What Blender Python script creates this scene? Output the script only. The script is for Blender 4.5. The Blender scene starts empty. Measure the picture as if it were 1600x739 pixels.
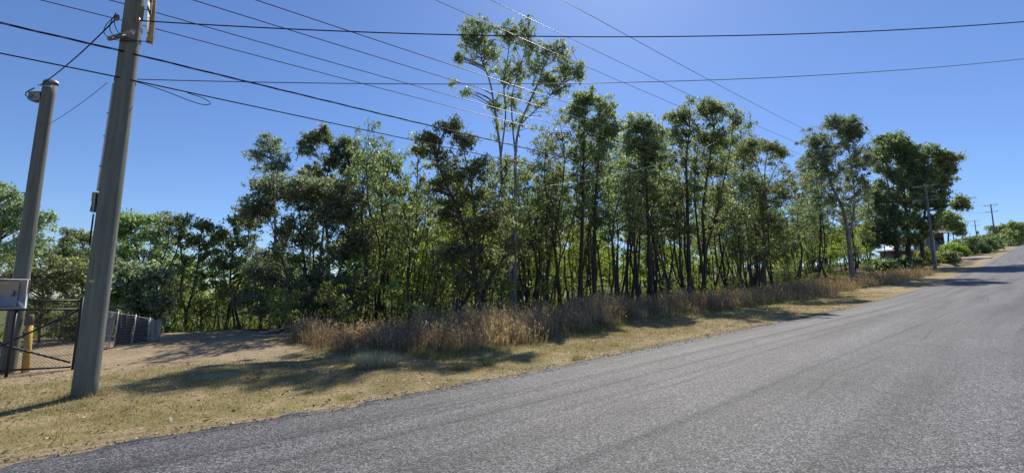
import bpy, math
import numpy as np

RS = np.random.RandomState(11)
rnd = RS.uniform
sc = bpy.context.scene
COL = sc.collection

# ------------------------------------------------------------------ camera model (1600 x 739 picture units)
F, PITCH, ROLL, EYE = 700.0, 7.6, 0.6, 1.6
_p, _r = math.radians(PITCH), math.radians(ROLL)
_fw = np.array([0, math.cos(_p), math.sin(_p)])
_up0 = np.array([0, -math.sin(_p), math.cos(_p)])
_rt0 = np.array([1., 0, 0])
_rt = _rt0 * math.cos(_r) + _up0 * math.sin(_r)
_up = -_rt0 * math.sin(_r) + _up0 * math.cos(_r)
CAM = np.array([0, 0, EYE])

def ray(px, py):
    return _fw + _rt * ((px - 800) / F) + _up * (-(py - 369.5) / F)

def at(px, py, Y):
    """world point seen at picture (px, py) lying at depth Y"""
    r = ray(px, py)
    return CAM + r * (Y / r[1])

ANG = math.radians(39.5)                       # direction the road runs in
D = np.array([math.cos(ANG), math.sin(ANG)])
N = np.array([-D[1], D[0]])
T_EDGE = 6.43

# ------------------------------------------------------------------ terrain
_ps = np.array([-500, -120, -40, -10, 0, 2, 5, 10, 17, 24, 31.5, 47.5, 55.7, 86.6, 122, 160, 200, 230, 260, 300, 400, 1200.])
_pz = np.array([-3, -2, -.55, -.05, 0, .05, .16, .41, .74, 1.09, 1.53, 2.72, 3.45, 6.2, 9.8, 13.7, 17.8, 20.4, 21.9, 22.4, 22.4, 20.])
_fs = np.arange(-500, 1200, .5)
_fz = np.interp(_fs, _ps, _pz)
_k = np.exp(-.5 * (np.arange(-10, 11) / 4.) ** 2); _k /= _k.sum()
_fz = np.convolve(np.pad(_fz, 10, mode='edge'), _k, 'valid')

def base_z(s): return np.interp(s, _fs, _fz)

def sstep(a, b, x):
    u = np.clip((x - a) / (b - a), 0, 1)
    return u * u * (3 - 2 * u)

def wob(x, y, f, ph=0.):
    return (np.sin(x * f + 1.3 + ph) * np.cos(y * f * 1.13 + .7 + ph) + .5 * np.sin(x * f * 2.1 + y * f * 1.7 + ph)
            + .3 * np.sin(x * f * 3.9 - y * f * 4.3 + 2.1))

def terr_st(s, t):
    z = base_z(s)
    u = np.maximum(t - T_EDGE, 0)
    z = z - .04 * sstep(0, .5, u) + .05 * sstep(1., 4., u)
    z = z + .035 * wob(s, t, .9) * sstep(.3, 2, u) + .10 * wob(s, t, .23) * sstep(4, 9, u)
    z = z - 4.2 * sstep(17, 75, t) - 3 * sstep(75, 300, t)
    # roadside ditch before the far driveway
    dd = np.exp(-((t - 9.0) / 1.0) ** 2) * sstep(88, 98, s) * (1 - sstep(112, 116, s))
    z = z - 1.0 * dd
    tn = np.maximum(-1.2 - t, 0)
    z = z - .04 * sstep(0, .4, tn) + .3 * sstep(.5, 4, tn)
    return z

def st(x, y):
    return x * D[0] + y * D[1], x * N[0] + y * N[1]

def terr(x, y):
    s, t = st(np.asarray(x, float), np.asarray(y, float))
    return terr_st(s, t)

def xy(s, t):
    return D[0] * s + N[0] * t, D[1] * s + N[1] * t

def hit(px, py):
    r = ray(px, py)
    k = 1.0
    last = k
    while k < 400:
        p = CAM + r * k
        if p[2] < terr(p[0], p[1]):
            a, b = last, k
            for _ in range(30):
                m = (a + b) / 2
                p = CAM + r * m
                if p[2] < terr(p[0], p[1]): b = m
                else: a = m
            return CAM + r * b
        last = k
        k *= 1.02
    return CAM + r * 400

# ------------------------------------------------------------------ mesh helpers
class MB:
    def __init__(self): self.v = []; self.q = []; self.t = []; self.n = 0; self.at = []
    def add(self, v, quads=None, tris=None, a=0.):
        v = np.asarray(v, float).reshape(-1, 3)
        if quads is not None and len(quads): self.q.append(np.asarray(quads, np.int64).reshape(-1, 4) + self.n)
        if tris is not None and len(tris): self.t.append(np.asarray(tris, np.int64).reshape(-1, 3) + self.n)
        self.v.append(v); self.n += len(v)
        self.at.append(np.broadcast_to(np.asarray(a, float), (len(v),)))
    def mesh(self, name, mat, smooth=False, attr=None):
        me = bpy.data.meshes.new(name)
        v = np.concatenate(self.v)
        q = np.concatenate(self.q) if self.q else np.zeros((0, 4), np.int64)
        t = np.concatenate(self.t) if self.t else np.zeros((0, 3), np.int64)
        me.vertices.add(len(v)); me.vertices.foreach_set('co', v.astype(np.float32).ravel())
        loops = np.concatenate([q.ravel(), t.ravel()]).astype(np.int32)
        me.loops.add(len(loops)); me.loops.foreach_set('vertex_index', loops)
        nq, nt = len(q), len(t)
        me.polygons.add(nq + nt)
        ls = np.concatenate([np.arange(nq) * 4, nq * 4 + np.arange(nt) * 3]).astype(np.int32)
        me.polygons.foreach_set('loop_start', ls)
        try:
            me.polygons.foreach_set('loop_total', np.concatenate([np.full(nq, 4), np.full(nt, 3)]).astype(np.int32))
        except Exception: pass
        if smooth: me.polygons.foreach_set('use_smooth', np.ones(nq + nt, dtype=bool))
        if attr:
            a = me.attributes.new(attr, 'FLOAT', 'POINT')
            a.data.foreach_set('value', np.concatenate(self.at).astype(np.float32))
        me.update(calc_edges=True); me.validate()
        if mat: me.materials.append(mat)
        return me
    def build(self, name, mat, parent=None, smooth=False, attr=None, loc=None):
        o = bpy.data.objects.new(name, self.mesh(name, mat, smooth, attr)); COL.objects.link(o)
        if parent is not None: o.parent = parent
        if loc is not None: o.location = loc
        return o

    # --- shapes
    def tube(self, pts, rad, n=6, cap=True):
        pts = np.asarray(pts, float); m = len(pts)
        rad = np.broadcast_to(np.asarray(rad, float), (m,))
        tan = np.gradient(pts, axis=0); tan /= np.linalg.norm(tan, axis=1)[:, None] + 1e-9
        ref = np.array([.31, .95, .05]) if abs(tan[0][2]) > .7 else np.array([0, 0, 1.])
        a = np.cross(tan, ref); a /= np.linalg.norm(a, axis=1)[:, None] + 1e-9
        b = np.cross(tan, a)
        th = np.arange(n) * 2 * math.pi / n
        ring = (a[:, None] * np.cos(th)[None, :, None] + b[:, None] * np.sin(th)[None, :, None]) * rad[:, None, None] + pts[:, None]
        i = np.arange(m - 1)[:, None]; j = np.arange(n)[None]
        q = np.stack([i * n + j, i * n + (j + 1) % n, (i + 1) * n + (j + 1) % n, (i + 1) * n + j], -1).reshape(-1, 4)
        v = ring.reshape(-1, 3)
        tr = None
        if cap:
            v = np.concatenate([v, pts[:1], pts[-1:]])
            j = np.arange(n); c0, c1 = m * n, m * n + 1
            tr = np.concatenate([np.stack([np.full(n, c0), (j + 1) % n, j], 1),
                                 np.stack([np.full(n, c1), (m - 1) * n + j, (m - 1) * n + (j + 1) % n], 1)])
        self.add(v, q, tr)
    def box(self, c, sx, sy, sz, ax=None, ay=None, az=None, bev=.0):
        ax = np.array([1., 0, 0]) if ax is None else np.asarray(ax, float)
        ay = np.array([0, 1., 0]) if ay is None else np.asarray(ay, float)
        az = np.array([0, 0, 1.]) if az is None else np.asarray(az, float)
        c = np.asarray(c, float); hx, hy, hz = sx / 2, sy / 2, sz / 2
        b = bev if bev > 0 else min(hx, hy, hz) * .12
        # chamfered box: 24 verts
        V = []; idx = {}
        for ix in (-1, 1):
            for iy in (-1, 1):
                for iz in (-1, 1):
                    for k in range(3):
                        e = [hx - b, hy - b, hz - b]; e[k] += b
                        idx[(ix, iy, iz, k)] = len(V)
                        V.append(c + ax * ix * e[0] + ay * iy * e[1] + az * iz * e[2])
        Q = []; T = []
        for k in range(3):
            o1, o2 = [(1, 2), (2, 0), (0, 1)][k]
            for s_ in (-1, 1):
                ids = []
                for (u, w) in ((-1, -1), (1, -1), (1, 1), (-1, 1)):
                    g = [0, 0, 0]; g[k] = s_; g[o1] = u; g[o2] = w
                    ids.append(idx[(*g, k)])
                Q.append(ids if s_ > 0 else ids[::-1])
        for k in range(3):          # edges along axis k
            o1, o2 = [(1, 2), (2, 0), (0, 1)][k]
            for u in (-1, 1):
                for w in (-1, 1):
                    g0 = [0, 0, 0]; g0[k] = -1; g0[o1] = u; g0[o2] = w
                    g1 = list(g0); g1[k] = 1
                    ids = [idx[(*g0, o1)], idx[(*g1, o1)], idx[(*g1, o2)], idx[(*g0, o2)]]
                    Q.append(ids if u * w > 0 else ids[::-1])
        for ix in (-1, 1):
            for iy in (-1, 1):
                for iz in (-1, 1):
                    ids = [idx[(ix, iy, iz, k)] for k in range(3)]
                    T.append(ids if ix * iy * iz > 0 else ids[::-1])
        self.add(V, Q, T)

def prop(o, label=None, cat=None, group=None, kind=None):
    if label: o['label'] = label
    if cat: o['category'] = cat
    if group: o['group'] = group
    if kind: o['kind'] = kind
    return o

def empty(name, loc=(0, 0, 0), rz=0.):
    o = bpy.data.objects.new(name, None); COL.objects.link(o)
    o.location = loc; o.rotation_euler = (0, 0, rz); o.empty_display_size = .3
    return o

def copy_thing(o, loc, rz=0., scale=(1, 1, 1), label=None):
    c = o.copy(); COL.objects.link(c)
    c.location = loc; c.rotation_euler = (0, 0, rz); c.scale = scale
    if label: c['label'] = label
    for ch in o.children:
        k = ch.copy(); COL.objects.link(k); k.parent = c
    return c

# ------------------------------------------------------------------ materials
class NT:
    def __init__(self, name):
        self.m = bpy.data.materials.new(name); self.m.use_nodes = True
        self.t = self.m.node_tree; self.n = self.t.nodes; self.l = self.t.links
        for x in list(self.n): self.n.remove(x)
        self.out = self.n.new('ShaderNodeOutputMaterial')
    def node(self, ty, **kw):
        x = self.n.new(ty)
        for k, v in kw.items():
            if k.startswith('i_'): x.inputs[k[2:].replace('_', ' ')].default_value = v
            else: setattr(x, k, v)
        return x
    def link(self, a, b): self.l.new(a, b)
    def noise(self, scale, detail=4, rough=.55, vec=None, dist=0.):
        x = self.node('ShaderNodeTexNoise'); x.inputs['Scale'].default_value = scale
        x.inputs['Detail'].default_value = detail; x.inputs['Roughness'].default_value = rough
        x.inputs['Distortion'].default_value = dist
        if vec is not None: self.link(vec, x.inputs['Vector'])
        return x.outputs['Fac']
    def ramp(self, fac, stops):
        x = self.node('ShaderNodeValToRGB'); e = x.color_ramp.elements
        while len(e) < len(stops): e.new(.5)
        for i, (p, c) in enumerate(stops):
            e[i].position = p; e[i].color = (*c, 1) if len(c) == 3 else c
        self.link(fac, x.inputs['Fac']); return x.outputs['Color']
    def mix(self, fac, a, b, mode='MIX'):
        x = self.node('ShaderNodeMix', data_type='RGBA', blend_type=mode)
        if isinstance(fac, (int, float)): x.inputs[0].default_value = fac
        else: self.link(fac, x.inputs[0])
        for s_, v in ((6, a), (7, b)):
            if isinstance(v, tuple): x.inputs[s_].default_value = (*v, 1)
            else: self.link(v, x.inputs[s_])
        return x.outputs[2]
    def math(self, op, a, b=0., c=0.):
        x = self.node('ShaderNodeMath', operation=op)
        for i, v in enumerate((a, b, c)):
            if isinstance(v, (int, float)): x.inputs[i].default_value = v
            else: self.link(v, x.inputs[i])
        return x.outputs[0]
    def bsdf(self, col, rough=.7, spec=.3, bump=None, bstr=.3, bdist=.02, metal=0.):
        b = self.node('ShaderNodeBsdfPrincipled')
        if isinstance(col, tuple): b.inputs['Base Color'].default_value = (*col, 1)
        else: self.link(col, b.inputs['Base Color'])
        if isinstance(rough, (int, float)): b.inputs['Roughness'].default_value = rough
        else: self.link(rough, b.inputs['Roughness'])
        b.inputs['Specular IOR Level'].default_value = spec
        b.inputs['Metallic'].default_value = metal
        if bump is not None:
            k = self.node('ShaderNodeBump'); k.inputs['Strength'].default_value = bstr; k.inputs['Distance'].default_value = bdist
            self.link(bump, k.inputs['Height']); self.link(k.outputs[0], b.inputs['Normal'])
        return b.outputs[0]
    def done(self, sh):
        self.link(sh, self.out.inputs['Surface']); return self.m
    def pos(self): return self.node('ShaderNodeNewGeometry').outputs['Position']
    def obj(self): return self.node('ShaderNodeTexCoord').outputs['Object']
    def island(self): return self.node('ShaderNodeNewGeometry').outputs['Random Per Island']
    def objrand(self): return self.node('ShaderNodeObjectInfo').outputs['Random']
    def mapping(self, vec, scale=(1, 1, 1), rot=(0, 0, 0)):
        x = self.node('ShaderNodeMapping'); x.inputs['Scale'].default_value = scale; x.inputs['Rotation'].default_value = rot
        self.link(vec, x.inputs['Vector']); return x.outputs[0]
    def attr(self, name):
        return self.node('ShaderNodeAttribute', attribute_name=name).outputs['Fac']

def leaf_mat(name, c0, c1, c2, trans, tfac=.4, rough=.5, spec=.4):
    m = NT(name)
    col = m.ramp(m.island(), [(0, c0), (.55, c1), (.93, c2), (1., tuple(min(1, x * 1.5) for x in c2))])
    hs = m.node('ShaderNodeHueSaturation'); m.link(col, hs.inputs['Color'])
    m.link(m.math('MULTIPLY_ADD', m.objrand(), .5, .78), hs.inputs['Value'])
    m.link(m.math('MULTIPLY_ADD', m.objrand(), .05, .475), hs.inputs['Hue'])
    b = m.bsdf(hs.outputs[0], rough, spec)
    tr = m.node('ShaderNodeBsdfTranslucent')
    tc = m.mix(1., hs.outputs[0], trans, 'MULTIPLY')
    m.link(tc, tr.inputs['Color'])
    mx = m.node('ShaderNodeMixShader'); mx.inputs[0].default_value = tfac
    m.link(b, mx.inputs[1]); m.link(tr.outputs[0], mx.inputs[2])
    return m.done(mx.outputs[0])

L_GUM = leaf_mat('gum_leaf', (.092, .110, .068), (.150, .172, .104), (.235, .25, .17), (2.35, 2.55, 1.3), .54)
L_DARK = leaf_mat('dark_leaf', (.072, .094, .060), (.122, .148, .090), (.20, .22, .148), (2.2, 2.4, 1.25), .52)
L_GREY = leaf_mat('grey_leaf', (.125, .150, .10), (.195, .22, .155), (.30, .32, .24), (1.65, 1.9, 1.25), .52)
L_BRIGHT = leaf_mat('bright_leaf', (.115, .150, .05), (.18, .215, .072), (.25, .28, .105), (2.5, 2.6, 1.1), .48)
L_PALE = leaf_mat('pale_leaf', (.115, .142, .085), (.18, .21, .12), (.28, .305, .19), (1.9, 2.15, 1.2), .54)

def bark_mat(name, c0, c1, c2, scale=7.):
    m = NT(name)
    v = m.mapping(m.obj(), (scale, scale, scale * .22))
    f = m.noise(1., 6, .65, v, .4)
    f2 = m.noise(.6, 3, .5, m.obj())
    col = m.mix(f2, m.ramp(f, [(.3, c0), (.52, c1), (.72, c2)]), m.ramp(f, [(.35, c1), (.75, c2)]))
    return m.done(m.bsdf(col, .85, .2, f, .7, .03))
B_DARK = bark_mat('dark_bark', (.024, .021, .018), (.06, .052, .044), (.11, .096, .082))
B_PALE = bark_mat('pale_bark', (.10, .092, .08), (.20, .19, .17), (.34, .325, .29), 4.)
B_MID = bark_mat('grey_bark', (.05, .043, .036), (.11, .097, .08), (.19, .17, .145))

def wood_pole_mat():
    m = NT('treated_pole_timber')
    v = m.mapping(m.obj(), (14, 14, .5))
    f = m.noise(1., 6, .6, v)
    g = m.noise(1.6, 4, .6, m.mapping(m.obj(), (1, 1, .4)))
    col = m.ramp(f, [(.25, (.095, .105, .088)), (.5, (.175, .188, .158)), (.75, (.26, .27, .235))])
    col = m.mix(m.math('MULTIPLY', g, .6), col, (.16, .17, .16))
    ck = m.noise(1., 3, .6, m.mapping(m.obj(), (26, 26, .35)))
    ckm = m.ramp(ck, [(.64, (0, 0, 0)), (.70, (1, 1, 1))])
    col = m.mix(m.math('MULTIPLY', ckm, .75), col, (.035, .034, .03))
    stn = m.ramp(m.noise(1., 5, .7, m.mapping(m.obj(), (3, 3, .9))), [(.5, (0, 0, 0)), (.72, (1, 1, 1))])
    col = m.mix(m.math('MULTIPLY', stn, .45), col, (.085, .095, .075))
    return m.done(m.bsdf(col, .85, .2, m.math('SUBTRACT', f, m.math('MULTIPLY', ckm, .6)), .8, .015))
M_POLE = wood_pole_mat()

def plain(name, col, rough=.6, spec=.3, var=.15, metal=0., scale=9.):
    m = NT(name)
    f = m.noise(scale, 4, .6, m.obj())
    c = m.ramp(f, [(.3, tuple(x * (1 - var) for x in col)), (.7, tuple(min(1, x * (1 + var)) for x in col))])
    return m.done(m.bsdf(c, rough, spec, f, .15, .01, metal))
M_STEEL = plain('galvanised_steel', (.42, .43, .44), .5, .5, .2, .6)
M_BLACKSTEEL = plain('black_painted_steel', (.02, .02, .022), .45, .4)
M_BOX = plain('meter_box_paint', (.60, .62, .66), .7, .2, .05)
M_WIRE = plain('cable_black', (.02, .02, .022), .65, .15)
M_ALU = plain('aluminium_wire', (.085, .085, .095), .5, .5, .1, .4)
M_ARM = plain('weathered_timber', (.66, .63, .60), .75, .2, .25)
M_PORC = plain('porcelain', (.30, .17, .11), .25, .6)
M_OCHRE = plain('ochre_timber', (.62, .41, .12), .75, .2, .25)
M_PIPE = plain('pale_conduit', (.62, .64, .66), .45, .4, .08)
M_SHADE = plain('dark_cloth_and_porch_shade', (.055, .06, .06), .9, .1, .4)  # fence cloth; the same dark colour also paints the porch shade
M_MESHW = plain('bright_galvanised_mesh', (.36, .37, .38), .6, .3, .15)
M_ROOFW = plain('white_roof_sheet', (.72, .74, .77), .45, .4, .06, 0, 2.)
M_WALL = plain('rendered_wall', (.46, .44, .41), .85, .2, .1)
M_FASCIA = plain('white_fascia', (.7, .7, .7), .5, .3, .05)
M_GLASS = plain('dark_window_glass', (.02, .025, .03), .08, .6)
M_ROCK = plain('dark_rock', (.09, .085, .08), .9, .2, .5)
M_DEADWOOD = plain('dead_wood', (.36, .32, .28), .85, .2, .3)
M_CONC = plain('pale_concrete', (.55, .52, .47), .85, .2, .12, 0., 1.5)
M_STONE = plain('road_gravel', (.20, .185, .17), .85, .2, .5)

def ground_mat():
    m = NT('ground_soil')
    p = m.pos()
    n1 = m.noise(.55, 5, .6, p); n2 = m.noise(5., 5, .7, p); n3 = m.noise(38., 4, .75, p); n4 = m.noise(1.7, 4, .6, p)
    straw = m.ramp(n3, [(.3, (.20, .148, .080)), (.5, (.40, .31, .175)), (.68, (.60, .49, .31))])
    green = m.ramp(n3, [(.3, (.13, .115, .048)), (.55, (.27, .235, .105)), (.72, (.42, .37, .18))])
    dirt = m.ramp(n3, [(.28, (.21, .155, .09)), (.5, (.375, .29, .185)), (.7, (.53, .42, .29))])
    litter = m.ramp(n3, [(.3, (.05, .035, .022)), (.5, (.13, .088, .055)), (.7, (.26, .185, .12))])
    g = m.math('SMOOTH_MIN', m.math('MULTIPLY', m.ramp(m.math('ADD', n4, m.math('MULTIPLY', n2, .4)), [(.56, (0, 0, 0)), (.80, (1, 1, 1))]), 1.), 1.)
    c = m.mix(g, straw, green)
    d = m.math('ADD', m.attr('dirt'), m.math('MULTIPLY_ADD', n2, .9, -.5))
    c = m.mix(m.ramp(d, [(.3, (0, 0, 0)), (.75, (1, 1, 1))]), c, dirt)
    weeds = m.ramp(n3, [(.3, (.05, .062, .020)), (.5, (.10, .125, .036)), (.7, (.19, .21, .075))])
    c = m.mix(m.math('MULTIPLY', m.attr('weeds'), m.ramp(n2, [(.25, (.5, .5, .5)), (.6, (1, 1, 1))])), c, weeds)
    l = m.math('ADD', m.attr('litter'), m.math('MULTIPLY_ADD', n4, .6, -.3))
    c = m.mix(m.ramp(l, [(.3, (0, 0, 0)), (.8, (1, 1, 1))]), c, litter)
    c = m.mix(.6, c, m.ramp(n1, [(.3, (.62, .62, .60)), (.7, (1.2, 1.2, 1.2))]), 'MULTIPLY')
    c = m.mix(.6, c, m.ramp(n2, [(.3, (.55, .54, .5)), (.5, (1, 1, 1)), (.7, (1.25, 1.22, 1.15))]), 'MULTIPLY')
    h = m.math('ADD', m.math('MULTIPLY', n3, .5), n2)
    return m.done(m.bsdf(c, .95, .1, h, .9, .05))

def road_mat():
    m = NT('chip_seal_asphalt')
    p = m.pos()
    vo = m.node('ShaderNodeTexVoronoi', feature='F1'); vo.inputs['Scale'].default_value = 78.; m.link(p, vo.inputs['Vector'])
    sep = m.node('ShaderNodeSeparateColor'); m.link(vo.outputs['Color'], sep.inputs[0])
    chip = m.ramp(sep.outputs[0], [(0, (.016, .016, .0165)), (.3, (.050, .049, .050)), (.65, (.118, .116, .118)), (1, (.285, .28, .28))])
    al = m.mapping(p, (1, 1, 1), (0, 0, -ANG))                   # x along the road, y across it
    trk = m.noise(1., 3, .5, m.mapping(al, (.05, 1.5, 1)))
    patch = m.noise(.5, 5, .65, p)
    fine = m.noise(11., 3, .7, p)
    c = m.mix(1., chip, m.ramp(trk, [(.3, (.60, .60, .61)), (.5, (1., 1., 1.)), (.7, (1.28, 1.27, 1.27))]), 'MULTIPLY')
    c = m.mix(.7, c, m.ramp(patch, [(.3, (.75, .75, .76)), (.7, (1.2, 1.19, 1.2))]), 'MULTIPLY')
    c = m.mix(.6, c, m.ramp(fine, [(.3, (.65, .65, .65)), (.7, (1.3, 1.3, 1.3))]), 'MULTIPLY')
    # thin tar bleeding lines along the lane joints
    w = m.noise(1., 2, .5, m.mapping(al, (.16, .25, 1)))
    sy = m.node('ShaderNodeSeparateXYZ'); m.link(al, sy.inputs[0])
    yy = m.math('ADD', sy.outputs['Y'], m.math('MULTIPLY_ADD', w, 1.0, -.5))
    ln = m.math('ABSOLUTE', m.math('SUBTRACT', m.math('FRACT', m.math('MULTIPLY', yy, .62)), .5))
    lnm = m.ramp(ln, [(0, (1, 1, 1)), (.030, (0, 0, 0))])
    brk = m.ramp(m.noise(1., 4, .6, m.mapping(al, (.35, 3., 1))), [(.46, (0, 0, 0)), (.6, (1, 1, 1))])
    c = m.mix(m.math('MULTIPLY', m.math('MULTIPLY', lnm, brk), .75), c, (.035, .034, .037))
    edge = m.ramp(m.math('ADD', m.attr('edge'), m.math('MULTIPLY_ADD', patch, .5, -.25)), [(.35, (0, 0, 0)), (1., (1, 1, 1))])
    c = m.mix(m.math('MULTIPLY', edge, .55), c, (.03, .029, .031))
    h = m.math('MULTIPLY', vo.outputs['Distance'], -1.)
    return m.done(m.bsdf(c, .68, .35, m.math('ADD', h, m.math('MULTIPLY', sep.outputs[1], .7)), .55, .012))
M_GROUND, M_ROAD = ground_mat(), road_mat()

def blade_mat(name, stops, trans=.35, tmul=(1.5, 1.35, .9), patch=False):
    m = NT(name)
    col = m.ramp(m.island(), stops)
    if patch:
        pn = m.noise(.8, 3, .6, m.pos())
        col = m.mix(1., col, m.ramp(pn, [(.32, (.68, .63, .61)), (.5, (1., .98, .97)), (.66, (1.45, 1.4, 1.22))]), 'MULTIPLY')
    b = m.bsdf(col, .6, .25)
    tr = m.node('ShaderNodeBsdfTranslucent'); m.link(m.mix(1., col, tmul, 'MULTIPLY'), tr.inputs['Color'])
    mx = m.node('ShaderNodeMixShader'); mx.inputs[0].default_value = trans
    m.link(b, mx.inputs[1]); m.link(tr.outputs[0], mx.inputs[2])
    return m.done(mx.outputs[0])
M_TALL = blade_mat('dry_grass_stalk', patch=True, stops=[(0, (.125, .098, .075)), (.35, (.245, .198, .145)), (.65, (.335, .285, .20)), (.9, (.46, .40, .27)), (1, (.19, .20, .085))])
M_HEAD = blade_mat('grass_seed_head', patch=True, stops=[(0, (.19, .150, .12)), (.5, (.34, .28, .21)), (1, (.52, .45, .34))])
M_SHORT = blade_mat('short_grass_blade', [(0, (.17, .165, .07)), (.4, (.32, .275, .135)), (.75, (.46, .39, .21)), (1, (.24, .25, .10))])
M_TUFT = blade_mat('green_grass_blade', [(0, (.10, .12, .045)), (.5, (.20, .22, .09)), (1, (.34, .34, .17))])
M_PTUFT = blade_mat('silvery_grass_blade', [(0, (.28, .27, .19)), (.5, (.42, .41, .31)), (1, (.58, .56, .45))])
M_LITTER = blade_mat('fallen_leaf', [(0, (.10, .065, .04)), (.4, (.26, .17, .10)), (.8, (.48, .38, .25)), (1, (.66, .60, .48))], .1)

# ------------------------------------------------------------------ ground, road
def spaced(segs):
    out = []
    for a, b, st_ in segs: out.append(np.arange(a, b, st_))
    return np.concatenate(out + [np.array([segs[-1][1]])])

def build_ground():
    S = spaced([(-500, -60, 20), (-60, -12, 2.), (-12, 24, .22), (24, 60, .6), (60, 130, 1.2), (130, 260, 3), (260, 1100, 30)])
    T = spaced([(-400, -20, 20), (-20, -2, 1.), (-2, 6, .8), (6, 13, .16), (13, 22, .4), (22, 80, 2.), (80, 300, 10), (300, 900, 40)])
    s, t = np.meshgrid(S, T, indexing='ij')
    x, y = xy(s, t)
    z = terr_st(s, t)
    inside = (t > -1.) & (t < T_EDGE - .25)
    z = np.where(inside, z - .03, z)
    v = np.stack([x, y, z], -1).reshape(-1, 3)
    ns, nt = len(S), len(T)
    i = np.arange(ns - 1)[:, None]; j = np.arange(nt - 1)[None]
    q = np.stack([i * nt + j, (i + 1) * nt + j, (i + 1) * nt + j + 1, i * nt + j + 1], -1).reshape(-1, 4)
    mb = MB(); mb.add(v, q)
    o = mb.build('ground', M_GROUND, smooth=True); prop(o, kind='structure')
    drive = sstep(11.2, 12.8, t + .5 * wob(s, t, .8)) * sstep(-7., -5.2, s) * (1 - sstep(2.6, 4.2, s + .4 * wob(s, t, .6))) * (1 - sstep(20, 24, t))
    shoulder = (1 - sstep(.15, .7, t - T_EDGE + .2 * wob(s, t, 1.7))) * .62 * (t > 0)
    worn = .55 * sstep(9, 12, s) * (1 - sstep(8.6, 9.4, t + .3 * wob(s, t, .5)))
    far = .8 * sstep(90, 98, s) * (1 - sstep(118, 125, s)) * sstep(7.6, 8.5, t) * (1 - sstep(14, 17, t))
    dirt = np.clip(np.maximum.reduce([drive, shoulder, worn, far]), 0, 1)
    lit = sstep(11., 13., t) * np.maximum(sstep(2.6, 5.2, s + .5 * wob(s, t, .9)), sstep(19, 24, t))
    lit = lit * (1 - .9 * far)
    weeds = sstep(22, 27, t); lit = lit * (1 - weeds)
    for nm, a in (('dirt', dirt), ('litter', lit), ('weeds', weeds)):
        at_ = o.data.attributes.new(nm, 'FLOAT', 'POINT'); at_.data.foreach_set('value', a.ravel().astype(np.float32))
build_ground()

def build_road():
    S = spaced([(-300, -14, 4), (-14, 26, .06), (26, 60, .3), (60, 320, 1.), (320, 900, 20)])
    e = .06 * np.sin(S * 1.9) + .05 * np.sin(S * 4.3 + 1) + .035 * np.sin(S * 11.1 + 2) + RS.normal(0, .034, len(S)) + .05 * np.sin(S * 7.3 + 2 * np.sin(S * .9))
    T = [-1.0, 0, 1.5, 3, 4.5, 5.6, 6.1]
    mb = MB()
    cols = []
    for t in T: cols.append((np.full(len(S), t), np.full(len(S), .008), np.full(len(S), 0. if t < 5.9 else .5)))
    cols.append((T_EDGE + e, np.full(len(S), .006), np.ones(len(S))))
    cols.append((T_EDGE + .05 + e, np.full(len(S), -.03), np.ones(len(S))))
    vv = []; aa = []
    for t, dz, a in cols:
        x, y = xy(S, t); vv.append(np.stack([x, y, base_z(S) + dz], -1)); aa.append(a)
    v = np.stack(vv, 1).reshape(-1, 3); a = np.stack(aa, 1).ravel(); m = len(cols)
    i = np.arange(len(S) - 1)[:, None]; j = np.arange(m - 1)[None]
    q = np.stack([i * m + j, (i + 1) * m + j, (i + 1) * m + j + 1, i * m + j + 1], -1).reshape(-1, 4)
    mb.add(v, q, None, a)
    prop(mb.build('road', M_ROAD, smooth=True, attr='edge'), kind='structure')
build_road()

def far_driveway():
    # pale concrete crossing over the ditch
    mb = MB(); n = 14
    t = np.linspace(7.0, 13.5, n); vv = []
    for s0 in (115.2, 118.4):
        x, y = xy(np.full(n, s0), t); vv.append(np.stack([x, y, base_z(s0) + .12 + .1 * sstep(7, 9, t)], -1))
    v = np.stack(vv, 1).reshape(-1, 3)
    low = v.copy(); low[:, 2] -= .5
    i = np.arange(n - 1)
    q = np.stack([2 * i, 2 * i + 1, 2 * i + 3, 2 * i + 2], 1)
    k = 2 * n
    q2 = np.stack([2 * i, 2 * i + 2, k + 2 * i + 2, k + 2 * i], 1)
    q3 = np.stack([2 * i + 1, k + 2 * i + 1, k + 2 * i + 3, 2 * i + 3], 1)
    mb.add(np.concatenate([v, low]), np.concatenate([q, q2, q3]))
    prop(mb.build('driveway', M_CONC), kind='structure')
far_driveway()

# ------------------------------------------------------------------ trees
def norm(v): return v / (np.linalg.norm(v, axis=-1, keepdims=True) + 1e-9)

def add_leaves(mb, cen, L, W, droop, rs, jit=.35):
    n = len(cen)
    ax = norm(rs.normal(0, 1, (n, 3)) + np.array([0, 0, -droop]))
    sd = norm(np.cross(ax, rs.normal(0, 1, (n, 3))))
    nn = np.cross(ax, sd)
    l = (L * (1 + jit * rs.uniform(-1, 1, n)))[:, None]; w = (W * (1 + jit * rs.uniform(-1, 1, n)))[:, None]
    p0 = cen - ax * l * .5; p2 = cen + ax * l * .5 + nn * l * .12
    p1 = cen + sd * w * .5 - ax * l * .08 + nn * l * .06; p3 = cen - sd * w * .5 - ax * l * .08 + nn * l * .06
    v = np.stack([p0, p1, p2, p3], 1).reshape(-1, 3)
    i = np.arange(n) * 4
    mb.add(v, np.stack([i, i + 1, i + 2, i + 3], 1))

def bez(a, b, c, n):
    u = np.linspace(0, 1, n)[:, None]
    return (1 - u) ** 2 * a + 2 * u * (1 - u) * b + u * u * c

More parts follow.
